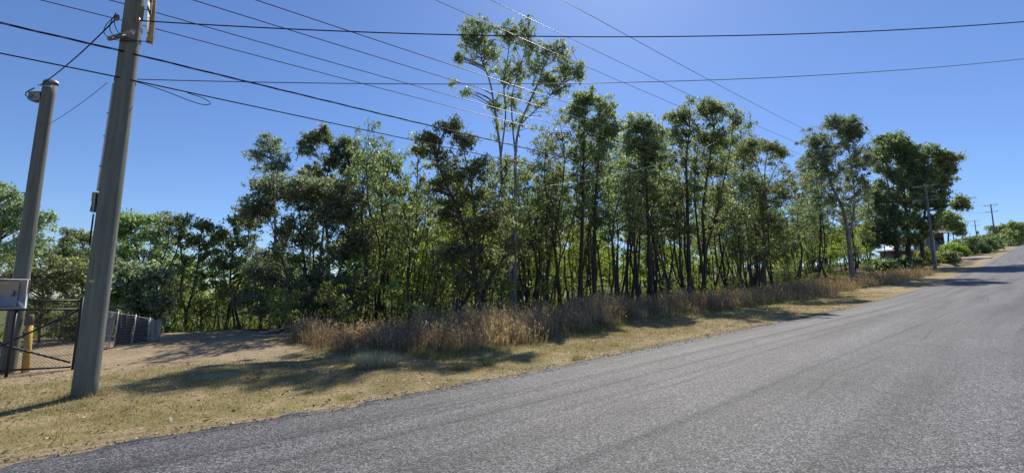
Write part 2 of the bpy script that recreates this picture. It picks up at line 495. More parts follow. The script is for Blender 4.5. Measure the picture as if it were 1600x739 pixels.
def smooth_line(pts, n):
    pts = np.asarray(pts, float)
    if len(pts) < 3:
        u = np.linspace(0, 1, n)[:, None]; return pts[0] * (1 - u) + pts[-1] * u
    P = np.concatenate([[2 * pts[0] - pts[1]], pts, [2 * pts[-1] - pts[-2]]])
    u = np.linspace(0, len(pts) - 1 - 1e-6, n); k = u.astype(int); f = (u - k)[:, None]
    p0, p1, p2, p3 = P[k], P[k + 1], P[k + 2], P[k + 3]
    return .5 * (2 * p1 + (p2 - p0) * f + (2 * p0 - 5 * p1 + 4 * p2 - p3) * f ** 2 + (3 * p1 - p0 - 3 * p2 + p3) * f ** 3)

def make_tree(name, stems, clumps, leaf, bark, rs, L=.2, W=.075, droop=.8, dens=560, sub=7, sq=.75, twigs=True, limb_r=.42):
    """stems: list of (points, r0, r1) in metres from the base; clumps: (x, y, z, r).  -> root Empty with trunk and crown"""
    tb, cb = MB(), MB()
    P = []; R = []
    for pts, r0, r1 in stems:
        c = smooth_line(pts, max(8, len(pts) * 5))
        c[1:-1] += np.cumsum(rs.normal(0, r0 * .10, (len(c) - 2, 3)), 0) * np.array([1, 1, .2]) * .6
        u = np.linspace(0, 1, len(c))
        rad = r0 + (r1 - r0) * u ** .8
        if c[0][2] < .25: rad = rad * (1 + .5 * np.exp(-u * len(c) * .9)); c[0][2] -= .15
        tb.tube(c, rad, 9 if r0 > .06 else 6)
        P += list(c[2:]); R += list(rad[2:])
    cl = np.asarray(clumps, float)
    P0 = np.array(P)
    d0 = np.min(np.linalg.norm(cl[:, None, :3] - P0[None], axis=2), axis=1)
    for ci in np.argsort(d0):
        x, y, z, r = cl[ci]; c = np.array([x, y, z])
        PA = np.array(P); RA = np.array(R)
        dv = c - PA; dist = np.linalg.norm(dv, axis=1); hor = np.linalg.norm(dv[:, :2], axis=1)
        cost = dist + np.where(dv[:, 2] < .35 * hor, 2.2 * (.35 * hor - dv[:, 2]), 0) + .4 / np.maximum(RA * 20, .15)
        k = int(np.argmin(cost)); a = PA[k]
        ln = dist[k]
        if ln > .15:
            ctrl = a + (c - a) * .45 + np.array([0, 0, .16 * ln]) + rs.normal(0, .06 * ln, 3)
            n = max(4, int(ln / .3) + 3)
            b = bez(a, ctrl, c, n)
            r0 = min(RA[k] * .7, .014 + limb_r * .03 * ln + .006 * r); r1 = .007
            rr = np.linspace(r0, r1, n)
            tb.tube(b, rr, 5, False)
            P += list(b[1:]); R += list(rr[1:])
        # sub-tufts: ragged, denser on the upper outside
        ns = max(3, int(sub * (.6 + .8 * rs.rand())))
        dirs = norm(rs.normal(0, 1, (ns, 3)) + np.array([0, 0, .25]))
        cen = c + dirs * (r * (.30 + .95 * rs.rand(ns) ** .8))[:, None] * np.array([1, 1, sq])
        if twigs:
            for q in cen[:5]:
                tb.tube(bez(c + (q - c) * .0, (c + q) / 2 + np.array([0, 0, .12 * r]), q, 4), np.linspace(.009, .004, 4), 4, False)
        nl = int(.88 * dens * r * r * (.75 + .5 * rs.rand()))
        w = rs.dirichlet(np.ones(ns) * 1.6)
        which = rs.choice(ns, nl, p=w)
        sg = r * (.15 + .17 * rs.rand(ns))
        off = rs.normal(0, 1, (nl, 3)) * sg[which][:, None] * np.array([1, 1, .8])
        pos = cen[which] + off
        pos[:, 2] -= droop * .12 * np.abs(rs.normal(0, 1, nl)) * r
        add_leaves(cb, pos, L * 1.08, W * .88, droop * 1.25, rs)
    root = empty(name)
    tb.build('trunk', bark, root, smooth=True)
    cb.build('crown', leaf, root)
    return root

def hero(name, label, Y, basepx, stems, ells, leaf, bark, seed, group=None, r0=.12, cr=.55, depth=.6, epi=4, jit=.14, **kw):
    """a particular tree: stems and crown ellipses read off the picture at the tree's own depth, given real depth and size"""
    rs = np.random.RandomState(seed)
    b = at(basepx, 400, Y); base = np.array([b[0], b[1], terr(b[0], b[1])])
    ST = []
    for k, s_ in enumerate(stems):
        rr = r0
        if isinstance(s_, tuple): rr, s_ = s_
        pts = []
        dy = 0.
        for m, (px, py) in enumerate(s_):
            p = at(px, py, Y + dy) - base
            if m == 0 and k == 0: p[2] = 0
            pts.append(p)
            dy += rs.uniform(-.25, .25)
        ST.append((np.array(pts), rr, max(.018, rr * .22)))
    CL = []
    m_px = Y / F
    if epi:
        for pts, ra, rb in ST:
            c_ = smooth_line(pts, 20)
            for _ in range(epi):
                q_ = c_[rs.randint(5, 17)] + rs.normal(0, .45, 3) * np.array([1, 1, .5]) * max(1, Y / 25)
                CL.append((*q_, cr * rs.uniform(.4, .75)))
    for (cx, cy, rx, ry, n) in ells:
        for _ in range(int(n * 1.75 + .5)):
            while True:
                u = rs.uniform(-1, 1, 3)
                if (u ** 2).sum() < 1: break
            u = u + rs.normal(0, jit, 3)
            hd = depth * max(rx, ry * .6) * m_px
            r = .78 * cr * rs.uniform(.5, 1.4)
            sh = max(.3, 1 - .55 * r / m_px / max(rx, 1)); sv = max(.3, 1 - .55 * r / m_px / max(ry, 1))
            p = at(cx + u[0] * rx * sh, cy + u[1] * ry * sv, Y) - base
            p[1] += u[2] * hd
            p[0] += u[2] * hd * b[0] / Y
            CL.append((*p, r))
    o = make_tree(name, ST, CL, leaf, bark, rs, **kw)
    o.location = base
    prop(o, label, 'tree', group)
    return o

# -- the tall pale gum in the middle
hero('gum_tree', 'tallest gum of all with twin pale trunks, open crown rising far above the thicket', 22.5, 802,
     [(.11, [(802, 492), (792, 380), (786, 300), (783, 235), (778, 190), (768, 130), (757, 100), (750, 70)]),
      (.11, [(804, 492), (804, 380), (806, 300), (806, 240), (812, 200), (826, 165), (842, 130), (850, 105), (862, 82)]),
      (.05, [(783, 240), (790, 180), (787, 130), (793, 90), (796, 55)]),
      (.05, [(806, 250), (800, 190), (800, 150), (812, 105), (826, 60)]),
      (.04, [(812, 195), (842, 168), (868, 140), (888, 118), (903, 100)])],
     [(744, 50, 30, 27, 34), (758, 84, 21, 21, 14), (728, 72, 14, 16, 8), (718, 92, 9, 9, 6), (708, 130, 5, 8, 2), (729, 144, 8, 12, 4), (795, 56, 17, 25, 16), (822, 52, 16, 23, 16),
      (832, 80, 15, 21, 12), (808, 112, 20, 18, 12), (838, 102, 12, 16, 8), (856, 80, 14, 14, 8), (874, 84, 20, 23, 16), (905, 112, 9, 20, 10), (882, 108, 14, 14, 8),
      (858, 130, 17, 14, 8), (875, 142, 9, 9, 4), (773, 165, 12, 15, 6), (803, 160, 14, 16, 8), (786, 128, 6, 6, 2), (780, 75, 50, 38, 18), (832, 118, 42, 34, 18), (788, 132, 28, 34, 9), (866, 108, 38, 34, 14), (805, 195, 20, 24, 6), (775, 205, 14, 22, 4), (840, 165, 26, 20, 6), (790, 270, 25, 23, 4), (815, 290, 23, 23, 4)],
     L_GUM, B_PALE, 5, epi=5, jit=.22, cr=.30, droop=1.6, L=.17, W=.05, dens=760, sub=7, limb_r=.22)

# -- left dome
hero('wattle_tree', 'broad grey-green domed tree spreading low beside the bare driveway end', 20, 480,
     [(0.095, [(470, 515), (455, 460), (440, 400), (420, 340)]), (0.095, [(480, 515), (478, 440), (470, 370), (465, 310)]),
      (0.095, [(490, 515), (498, 440), (505, 370), (510, 310)]), (0.081, [(496, 515), (520, 450), (545, 380), (555, 330)]),
      (0.054, [(486, 515), (490, 420), (488, 350), (487, 300)])],
     [(480, 300, 55, 32, 24), (420, 300, 45, 28, 14), (395, 330, 32, 22, 9), (540, 320, 42, 32, 16), (510, 340, 50, 25, 9), (440, 375, 60, 32, 9), (540, 385, 45, 35, 12),
      (420, 430, 50, 34, 11), (520, 440, 60, 34, 16), (460, 460, 60, 30, 13), (400, 470, 40, 25, 6), (540, 470, 42, 24, 8)],
     L_GREY, B_MID, 7, cr=.58, droop=.3, L=.15, W=.07, dens=860, sub=9)

hero('gum_tree', 'wispy grey-leaved gum whose crown peeks out left of the dense dark crown', 26, 428,
     [(.11, [(432, 500), (430, 400), (428, 300), (422, 240)])],
     [(420, 235, 26, 22, 10), (402, 245, 16, 14, 5), (440, 250, 22, 18, 7), (425, 265, 30, 14, 6), (418, 215, 14, 8, 3)],
     L_GREY, B_MID, 9, cr=.45, droop=.9, L=.18, W=.06, dens=620)

hero('gum_tree', 'dense dark rounded crown on a straight trunk, behind the grey-green dome', 28, 515,
     [(.16, [(515, 500), (513, 400), (510, 320), (512, 270)]), (.07, [(513, 340), (540, 290), (552, 260)])],
     [(500, 215, 28, 17, 12), (478, 232, 15, 22, 6), (530, 232, 26, 20, 12), (548, 255, 20, 22, 9), (510, 255, 28, 18, 8), (535, 285, 30, 18, 8), (490, 270, 20, 16, 5), (562, 250, 12, 14, 4)],
     L_DARK, B_DARK, 12, cr=.52, droop=.8, dens=700)

hero('gum_tree', 'slim upright gum with light feathery crown, right of the dense dark crown', 25, 602,
     [(.10, [(600, 500), (602, 400), (598, 320), (600, 260)]), (.06, [(601, 380), (622, 300), (630, 270)])],
     [(598, 245, 22, 14, 7), (618, 262, 22, 18, 8), (585, 265, 18, 15, 6), (605, 295, 38, 22, 10), (630, 300, 20, 18, 5), (590, 335, 32, 24, 7), (640, 330, 26, 22, 6)],
     L_PALE, B_MID, 14, cr=.48, droop=.9, dens=560)

hero('gum_tree', 'dark leaning gum with forked black trunk, low in front of the twin pale trunks', 17, 750,
     [(.13, [(750, 500), (748, 455), (738, 400), (722, 340), (702, 290), (682, 245)]), (.08, [(752, 470), (768, 430), (790, 400), (815, 385)]),
      (.06, [(740, 410), (742, 340), (735, 280), (725, 235)]), (.05, [(747, 450), (725, 420), (700, 400)])],
     [(708, 200, 26, 12, 7), (670, 220, 22, 14, 7), (658, 240, 14, 14, 4), (690, 250, 28, 20, 9), (728, 225, 22, 15, 6), (745, 262, 24, 20, 7), (715, 275, 34, 22, 10),
      (680, 290, 26, 24, 7), (745, 310, 40, 26, 12), (700, 330, 35, 26, 9), (735, 350, 50, 26, 13), (780, 350, 30, 30, 7), (725, 395, 50, 28, 12), (775, 410, 30, 26, 7), (690, 400, 30, 30, 5), (745, 440, 45, 16, 6)],
     L_GUM, B_DARK, 16, cr=.40, droop=.7, L=.15, W=.06, dens=760)

hero('gum_tree', 'dark-trunked gum with heavy clumps just right of the tallest pale gum', 25, 922,
     [(.15, [(906, 480), (907, 400), (910, 320), (912, 240), (915, 180)]), (.13, [(930, 480), (928, 400), (930, 320), (935, 240), (938, 190)])],
     [(915, 158, 26, 20, 11), (942, 172, 26, 23, 11), (900, 185, 26, 20, 9), (930, 205, 42, 20, 12), (955, 210, 19, 25, 8), (905, 235, 35, 25, 9), (945, 245, 31, 25, 8), (925, 290, 47, 30, 9), (900, 330, 35, 23, 5), (945, 340, 31, 23, 5)],
     L_GUM, B_DARK, 18, cr=.52, droop=1., dens=620)

hero('gum_tree', 'narrow dark gum on a single black stem, between two broader dark crowns', 27.5, 1015,
     [(.16, [(1017, 470), (1015, 400), (1012, 330), (1008, 250), (1004, 200)]), (.05, [(1014, 350), (1028, 290), (1032, 240)])],
     [(1000, 195, 26, 19, 10), (1022, 208, 24, 20, 10), (985, 215, 21, 20, 8), (1010, 235, 38, 23, 11), (1032, 245, 19, 27, 6), (1000, 280, 35, 25, 8), (1025, 300, 28, 25, 5), (1000, 330, 28, 23, 4)],
     L_GUM, B_DARK, 20, cr=.56, droop=1., dens=600)

hero('gum_tree', 'wide many-stemmed gum with high ragged crown in the right half of the thicket', 31, 1090,
     [(.18, [(1078, 465), (1076, 400), (1074, 320), (1072, 250), (1078, 200)]), (.16, [(1098, 465), (1102, 400), (1098, 330), (1108, 260), (1115, 200)]),
      (.11, [(1100, 440), (1090, 360), (1085, 290), (1090, 230)]), (.07, [(1104, 390), (1125, 310), (1140, 240), (1146, 195)])],
     [(1100, 168, 31, 18, 11), (1065, 182, 24, 18, 9), (1125, 178, 31, 20, 11), (1150, 188, 12, 16, 4), (1060, 215, 28, 20, 10), (1095, 212, 35, 23, 12), (1130, 220, 35, 25, 11), (1075, 255, 40, 25, 11),
      (1120, 262, 35, 25, 10), (1085, 305, 42, 27, 9), (1130, 310, 31, 27, 8), (1105, 350, 42, 27, 8), (1150, 340, 28, 30, 6)],
     L_GUM, B_DARK, 22, cr=.6, droop=1., dens=560)

hero('gum_tree', 'light green spreading crown on thin radiating limbs, left of the pale-trunked gum', 37, 1195,
     [(.12, [(1192, 470), (1195, 400), (1192, 330), (1194, 290), (1180, 245)]), (.05, [(1193, 310), (1208, 270), (1222, 245)]), (.05, [(1194, 300), (1196, 260), (1200, 235)])],
     [(1185, 230, 33, 11, 10), (1215, 236, 24, 12, 8), (1160, 245, 21, 13, 6), (1165, 285, 31, 23, 9), (1195, 305, 40, 23, 11), (1228, 300, 21, 23, 6), (1180, 345, 47, 27, 12), (1220, 350, 38, 30, 10), (1200, 395, 53, 23, 9)],
     L_PALE, B_MID, 24, cr=.64, droop=.8, dens=520)

hero('gum_tree', 'pale-trunked spreading gum leaning left near the roadside grass', 53, 1332,
     [(.34, [(1333, 430), (1330, 410), (1325, 370), (1318, 330), (1300, 290), (1290, 250)]), (.16, [(1326, 375), (1332, 345), (1335, 310), (1330, 260), (1322, 215)]), (.10, [(1329, 360), (1345, 342), (1352, 330)]),
      (.09, [(1316, 325), (1290, 310), (1268, 300)])],
     [(1312, 192, 24, 13, 8), (1295, 215, 42, 18, 12), (1340, 205, 24, 18, 9), (1268, 225, 21, 13, 5), (1310, 245, 54, 23, 18), (1270, 255, 31, 23, 10), (1345, 245, 26, 23, 8), (1300, 280, 58, 23, 16), (1345, 285, 24, 25, 6),
      (1280, 315, 42, 23, 10), (1325, 310, 35, 23, 6), (1270, 350, 28, 23, 5)],
     L_GREY, B_PALE, 26, cr=.9, droop=1., L=.28, W=.10, dens=360)

hero('gum_tree', 'huge dark dense tree towering behind the timber pole by the road', 66, 1420,
     [(.40, [(1420, 415), (1418, 380), (1415, 330), (1408, 280), (1400, 240)]), (.32, [(1401, 412), (1400, 370), (1394, 320), (1385, 280)]), (.28, [(1442, 408), (1440, 370), (1448, 310), (1455, 270)]), (.16, [(1450, 330), (1475, 322), (1498, 318)])],
     [(1390, 222, 26, 14, 9), (1420, 235, 30, 18, 12), (1455, 240, 26, 16, 10), (1480, 250, 18, 12, 6), (1375, 248, 20, 22, 8), (1410, 268, 40, 22, 16), (1455, 275, 34, 22, 13), (1385, 300, 30, 26, 11), (1430, 310, 40, 24, 14), (1470, 300, 16, 22, 5),
      (1395, 345, 38, 24, 14), (1430, 345, 34, 20, 12), (1502, 318, 9, 10, 5), (1380, 378, 26, 16, 5), (1465, 325, 16, 16, 5), (1450, 360, 14, 14, 4), (1370, 320, 24, 30, 10), (1440, 290, 40, 30, 12), (1358, 370, 20, 24, 7), (1400, 372, 30, 18, 9), (1435, 372, 24, 14, 7), (1475, 275, 18, 24, 7), (1410, 240, 36, 20, 8), (1428, 258, 28, 24, 12), (1420, 300, 30, 30, 10), (1385, 345, 30, 26, 8)],
     L_DARK, B_DARK, 28, cr=1.05, droop=.9, L=.36, W=.15, dens=330)

hero('gum_tree', 'rounded leafy tree behind the low house, right of the roadside timber pole', 128, 1482,
     [(.35, [(1482, 385), (1482, 370), (1484, 350)])],
     [(1462, 352, 16, 14, 9), (1486, 350, 17, 16, 12), (1478, 340, 16, 10, 6), (1500, 358, 8, 12, 4)],
     L_GUM, B_MID, 30, cr=1.7, droop=.3, L=.5, W=.26, dens=130)

# -- left group
hero('gum_tree', 'fine-leaved gum half out of frame behind the timber service pole', 22, -10,
     [(.15, [(-10, 500), (-5, 420), (5, 350), (20, 310)])],
     [(0, 300, 28, 18, 9), (30, 322, 30, 20, 10), (60, 345, 24, 18, 8), (10, 345, 40, 22, 12), (50, 375, 36, 18, 9), (-30, 340, 36, 40, 12), (10, 400, 45, 20, 9)],
     L_GREY, B_MID, 32, cr=.5, droop=.7, dens=560)
hero('pine_tree', 'small dark pointed conifer seen between the two left poles', 27, 104,
     [(.11, [(106, 500), (105, 420), (104, 362)])],
     [(105, 362, 5, 8, 3), (103, 378, 14, 8, 6), (106, 394, 22, 9, 9), (104, 412, 27, 10, 11), (128, 400, 16, 16, 6), (84, 405, 14, 12, 5)],
     L_DARK, B_DARK, 33, cr=.36, droop=.1, L=.16, W=.05, dens=1000)
hero('gum_tree', 'flat-topped olive gum directly right of the big timber pole', 25, 215,
     [(.11, [(226, 510), (222, 450), (215, 400), (205, 360)]), (.07, [(222, 450), (240, 400), (250, 365)])],
     [(205, 345, 32, 12, 10), (245, 348, 26, 14, 8), (185, 362, 24, 16, 8), (225, 370, 40, 18, 11), (195, 395, 34, 18, 8), (250, 390, 26, 22, 6), (215, 425, 45, 20, 8)],
     L_PALE, B_DARK, 34, cr=.48, droop=.6, dens=600)
hero('gum_tree', 'forked slender gum with arching stem at the back edge of the bare drive', 22, 288,
     [(.08, [(287, 528), (290, 490), (282, 460), (286, 420), (282, 380), (285, 350)]), (.06, [(290, 490), (300, 460), (308, 420), (312, 380), (318, 350)])],
     [(290, 345, 24, 12, 7), (322, 350, 22, 14, 7), (278, 365, 16, 16, 5), (308, 378, 34, 16, 8), (290, 410, 30, 20, 7), (330, 400, 24, 22, 6), (320, 440, 26, 20, 4)],
     L_GUM, B_DARK, 35, cr=.4, droop=.8, dens=600)
hero('gum_tree', 'leafy olive gum squeezed between the forked slender gum and the domed tree', 23, 362,
     [(.08, [(352, 525), (358, 480), (360, 430), (365, 380), (372, 350)]), (.06, [(368, 525), (362, 470), (350, 430), (345, 390)])],
     [(365, 348, 22, 14, 6), (392, 350, 22, 14, 6), (348, 370, 20, 18, 6), (378, 378, 32, 18, 8), (355, 410, 28, 22, 7), (388, 420, 28, 24, 8), (370, 455, 30, 18, 6), (345, 450, 24, 20, 4)],
     L_GUM, B_DARK, 36, cr=.42, droop=.7, dens=600)
hero('wattle_tree', 'bright yellow-green bushy shrub filling the gap behind the chain gate', 14, 110,
     [(.04, [(112, 540), (105, 480), (100, 430)]), (.04, [(122, 540), (135, 470), (140, 420)]), (.03, [(60, 545), (65, 480), (70, 430)])],
     [(110, 420, 45, 22, 14), (75, 440, 40, 26, 12), (140, 440, 30, 28, 10), (100, 470, 50, 28, 15), (60, 490, 45, 26, 9), (115, 515, 45, 26, 14), (20, 450, 40, 26, 9), (140, 500, 26, 26, 8), (30, 420, 40, 20, 9)],
     L_GUM, B_MID, 37, cr=.33, droop=.4, L=.12, W=.05, dens=900)
hero('fig_tree', 'dark broad-leaved tree with pale shiny leaves hanging over the mesh fence', 16.5, 215,
     [(.08, [(222, 535), (220, 490), (215, 440)]), (.04, [(221, 500), (240, 460), (250, 430)])],
     [(205, 425, 35, 22, 11), (240, 430, 28, 22, 9), (190, 455, 32, 26, 10), (225, 462, 38, 22, 12), (250, 480, 20, 18, 6), (205, 488, 34, 14, 7), (245, 500, 22, 14, 5), (180, 420, 20, 25, 5)],
     L_GREY, B_DARK, 38, cr=.36, droop=.5, L=.16, W=.10, dens=520)

hero('gum_tree', 'olive gum behind the small dark conifer, between the two left poles', 31, 130,
     [(.12, [(140, 510), (138, 450), (132, 400), (125, 365)]), (.08, [(138, 450), (155, 400), (160, 370)])],
     [(130, 372, 24, 14, 8), (158, 378, 24, 14, 7), (110, 392, 24, 18, 7), (150, 405, 34, 20, 10), (115, 425, 34, 24, 9), (60, 400, 34, 24, 9), (80, 440, 44, 26, 10), (20, 430, 34, 30, 9)],
     L_GUM, B_DARK, 39, cr=.55, droop=.7, dens=560)
# ------------------------------------------------------------------ generic kinds, copied
def gum_kind(name, h, clear, cr, n, r0, leaf, bark, seed, clr=.45, stems=1, **kw):
    rs = np.random.RandomState(seed)
    ST = []; tips = []
    for k in range(stems):
        lean = rs.normal(0, .07, 2) * h + (rs.normal(0, .12, 2) * h if stems > 1 else 0)
        pts = [np.array([0, 0, 0.]) + np.array([*rs.normal(0, .08, 2), 0]) * (k > 0)]
        for u in (.25, .5, .75, 1.):
            pts.append(np.array([*(lean * u + rs.normal(0, .018 * h, 2)), h * u * (.95 - .1 * k)]))
        ST.append((np.array(pts), r0 * (1 - .2 * k), .015)); tips.append(pts)
    CL = []
    for _ in range(int(n * 1.6)):
        u = clear + (1 - clear) * rs.rand() ** .75
        R = cr * (.35 + .65 * math.sin(math.pi * min(1, max(.05, (u - clear) / (1 - clear) * .85 + .08))))
        a = rs.uniform(0, 6.283); q = R * math.sqrt(rs.rand())
        pts = tips[rs.randint(stems)]
        ax = pts[0] + (pts[-1] - pts[0]) * u
        CL.append((ax[0] + q * math.cos(a), ax[1] + q * math.sin(a), h * u, .8 * clr * rs.uniform(.5, 1.35)))
    return make_tree(name, ST, CL, leaf, bark, rs, **kw)

SAP_LAB = 'thin dark-stemmed gum sapling crowded into the thicket behind the tall dry grass'
SAP_GRP = 'gum saplings crowded in the thicket'
saps = [gum_kind('gum_sapling', h, cl, cr, n, r0, lf, bk, sd, clr=.38, stems=ns, droop=1., dens=430, L=.17, W=.065)
        for (h, cl, cr, n, r0, lf, bk, sd, ns) in
        [(8.0, .50, .9, 18, .075, L_GUM, B_DARK, 101, 1), (7.0, .42, .8, 17, .062, L_DARK, B_DARK, 102, 1), (8.6, .55, 1.0, 20, .085, L_GUM, B_DARK, 103, 1),
         (6.2, .35, .9, 18, .05, L_BRIGHT, B_MID, 104, 1), (7.6, .45, 1.1, 22, .065, L_DARK, B_DARK, 105, 2), (6.6, .3, .8, 18, .05, L_PALE, B_MID, 106, 2), (7.2, .6, .8, 13, .065, L_GUM, B_DARK, 107, 1)]]
SHR_LAB = 'low sunlit leafy shrub among the thicket stems behind the dry grass'
SHR_GRP = 'shrubs under the thicket'
shrubs = [gum_kind('thicket_shrub', h, .12, cr, n, .03, lf, B_MID, sd, clr=.34, stems=3, droop=.3, dens=640, L=.12, W=.06)
          for (h, cr, n, lf, sd) in [(2.2, .8, 16, L_BRIGHT, 201), (1.7, .8, 14, L_GUM, 202), (2.8, .8, 18, L_BRIGHT, 203), (1.5, .9, 14, L_DARK, 204), (2.4, .7, 15, L_PALE, 205)]]
BK_LAB = 'sunlit olive tree standing far back beyond the thicket'
BK_GRP = 'trees far back beyond the thicket'
backs = [gum_kind('gum_tree', h, .22, cr, n, .13, lf, B_DARK, sd, clr=.85, droop=.6, dens=240, L=.30, W=.14, stems=ns)
         for (h, cr, n, lf, sd, ns) in [(8.5, 2.4, 26, L_BRIGHT, 301, 1), (7.5, 2.2, 24, L_BRIGHT, 302, 2), (9.5, 2.5, 28, L_PALE, 303, 1), (7., 2.6, 26, L_BRIGHT, 304, 2)]]

TL_LAB = 'tall slender gum rising from the thicket between the broader dark crowns'
TL_GRP = 'tall slender gums in the thicket'
talls = [gum_kind('gum_tree', 12.5, cl, cr, n, r0, lf, B_DARK, sd, clr=.58, droop=1., dens=215, L=.24, W=.085, stems=ns)
         for (cl, cr, n, r0, lf, sd, ns) in [(.42, 1.7, 34, .10, L_GUM, 401, 1), (.36, 1.9, 38, .10, L_PALE, 402, 2), (.45, 1.5, 30, .09, L_GUM, 403, 2), (.4, 1.8, 34, .10, L_DARK, 404, 1)]]

class Planter:
    def __init__(self, protos, label, cat, group):
        self.p = protos; self.used = [False] * len(protos); self.i = 0
        for o in protos: prop(o, label, cat, group)
    def put(self, x, y, sc_=1., szk=1.):
        k = RS.randint(len(self.p)); o = self.p[k]
        loc = (x, y, float(terr(x, y)) - .03); rz = rnd(0, 6.283); scl = (sc_ * rnd(.85, 1.15), sc_ * rnd(.85, 1.15), sc_ * szk * rnd(.9, 1.1))
        if not self.used[k]:
            self.used[k] = True; o.location = loc; o.rotation_euler = (0, 0, rz); o.scale = scl; return o
        return copy_thing(o, loc, rz, scl)

def scatter(planter, n, pxr, tr, mind, scf, ok=None):
    pts = []; tries = 0
    while len(pts) < n and tries < n * 60:
        tries += 1
        px = rnd(*pxr); r = ray(px, 455); t = tr[0] + (tr[1] - tr[0]) * RS.rand()
        k = t / (N[0] * r[0] + N[1] * r[1]); x, y = r[0] * k, r[1] * k
        if y < 5 or y > 130 or k < 0: continue
        if ok and not ok(px, x, y, t): continue
        if any((x - a) ** 2 + (y - b) ** 2 < mind ** 2 for a, b in pts): continue
        pts.append((x, y)); planter.put(x, y, scf(px, t))
    return pts
SP = Planter(saps, SAP_LAB, 'tree', SAP_GRP)
SH = Planter(shrubs, SHR_LAB, 'shrub', SHR_GRP)
BK = Planter(backs, BK_LAB, 'tree', BK_GRP)
TL = Planter(talls, TL_LAB, 'tree', TL_GRP)
def tall_row(n, pxr, tr, ytop, mind):
    pts = []; tries = 0
    while len(pts) < n and tries < 3000:
        tries += 1
        px = rnd(*pxr); r = ray(px, 455); t = rnd(*tr); k = t / (N[0] * r[0] + N[1] * r[1]); x, y = r[0] * k, r[1] * k
        if any((x - a) ** 2 + (y - b) ** 2 < mind ** 2 for a, b in pts): continue
        pts.append((x, y)); z = float(terr(x, y)); zt = at(px, rnd(*ytop), y)[2]
        TL.put(x, y, (zt - z) / 12.5)
tall_row(12, (840, 1060), (17, 22), (195, 275), 1.3)
tall_row(9, (1060, 1240), (17, 22), (205, 275), 1.8)
tall_row(5, (1200, 1300), (17, 24), (235, 285), 2.2)
tall_row(9, (570, 840), (19, 25), (240, 300), 1.5)
scatter(SP, 64, (830, 1180), (15.2, 26), .6, lambda p, t: rnd(.9, 1.3))
scatter(SP, 34, (560, 830), (15.5, 27), .7, lambda p, t: rnd(.75, 1.15))
scatter(SP, 36, (1140, 1400), (15.0, 26), .9, lambda p, t: rnd(1.0, 1.5))
scatter(SP, 26, (860, 1260), (26, 38), 1.2, lambda p, t: rnd(1.1, 1.5))
scatter(SP, 12, (600, 860), (26, 38), 1.2, lambda p, t: rnd(1.0, 1.3))
scatter(SP, 14, (380, 600), (19.5, 28), 1.0, lambda p, t: rnd(.5, .75))
scatter(SP, 24, (165, 430), (25, 36), 1.1, lambda p, t: rnd(.48, .70))
scatter(SH, 80, (560, 1390), (15.5, 26), .9, lambda p, t: rnd(.55, 1.))
scatter(SH, 16, (170, 470), (24.5, 34), 1.2, lambda p, t: rnd(.7, 1.2))
scatter(SH, 10, (430, 560), (16.5, 22), .8, lambda p, t: rnd(.6, .9))
scatter(BK, 62, (540, 1330), (26, 48), 1.9, lambda p, t: rnd(.7, 1.1))
scatter(BK, 40, (170, 1330), (48, 72), 2.8, lambda p, t: rnd(.8, 1.15))
scatter(BK, 22, (1180, 1450), (20, 46), 2.2, lambda p, t: rnd(.8, 1.25), lambda px, x, y, t: not (px > 1370 and y > 60 and t < 30))

# far right: garden trees on the crest
farkind = gum_kind('gum_tree', 7.5, .1, 2.6, 26, .14, L_GUM, B_DARK, 311, clr=.95, droop=.6, dens=220, L=.34, W=.17)
prop(farkind, 'x', 'tree')
for k, (px, Y, s_) in enumerate([(1560, 190, 1.5), (1577, 200, 1.85), (1592, 195, 1.8), (1550, 215, 1.3), (1607, 205, 1.95), (1628, 215, 1.8), (1570, 225, 1.9)]):
    p = at(px, 380, Y)
    o = copy_thing(farkind, (p[0], p[1], float(terr(p[0], p[1]))), 1.3 * k, (s_, s_, s_ * 1.02), 'hazy round tree on the crest at the far right end of the road')
    o['group'] = 'trees on the road crest'
for ch_ in list(farkind.children): bpy.data.objects.remove(ch_)
bpy.data.objects.remove(farkind)

# roadside hedge and shrubs at the right
def hedge_bush(px, Y, hh, rr, leaf, seed, label, t_off=0):
    rs = np.random.RandomState(seed)
    p = at(px, 385, Y)
    CL = []
    n = int(10 + 7 * rr * rr)
    for _ in range(n):
        u = norm(rs.normal(0, 1, 3)); u[2] = abs(u[2]); q = rs.uniform(.5, 1)
        CL.append((u[0] * rr * q, u[1] * rr * q, .4 + u[2] * (hh - .8) * q, rs.uniform(.6, 1.)))
    o = make_tree('garden_bush', [(np.array([[0, 0, 0], [.1, 0, hh * .3], [0, .1, hh * .7]]), .1, .03)], CL, leaf, B_MID, rs, L=.3, W=.17, droop=.2, dens=260, twigs=False)
    o.location = (p[0], p[1], float(terr(p[0], p[1])) - .05)
    return prop(o, label, 'bush')
hedge_bush(1492, 93, 3.4, 2.1, L_BRIGHT, 41, 'yellow-green rounded bush at the near end of the dark hedge row')
for k, (px, Y) in enumerate([(1510, 97), (1524, 102), (1536, 107), (1545, 111)]):
    hedge_bush(px, Y, 4.6 - .1 * k, 2.5, L_DARK, 42 + k, ['dark hedge bush beside the yellow-green rounded bush', 'second dark hedge bush counting from the yellow-green one',
               'third dark hedge bush, next to last in the row', 'last dark hedge bush of the row, nearest the far timber pole'][k])['group'] = 'dark hedge bushes by the driveway'
hedge_bush(1448, 70, 2.3, 1.5, L_BRIGHT, 48, 'leafy green bush beside the foot of the roadside timber pole, left of it')
hedge_bush(1475, 73, 2.3, 1.5, L_DARK, 49, 'dark bush just right of the roadside timber pole foot')
hedge_bush(1425, 66, 1.8, 1.3, L_GUM, 50, 'low green bush in front of the white-roofed house')
hedge_bush(1405, 62, 1.5, 1.2, L_DARK, 51, 'low dark bush under the huge dark tree')
hedge_bush(1376, 56, 2., 1.4, L_DARK, 52, 'dark bush right of the pale-trunked spreading gum')

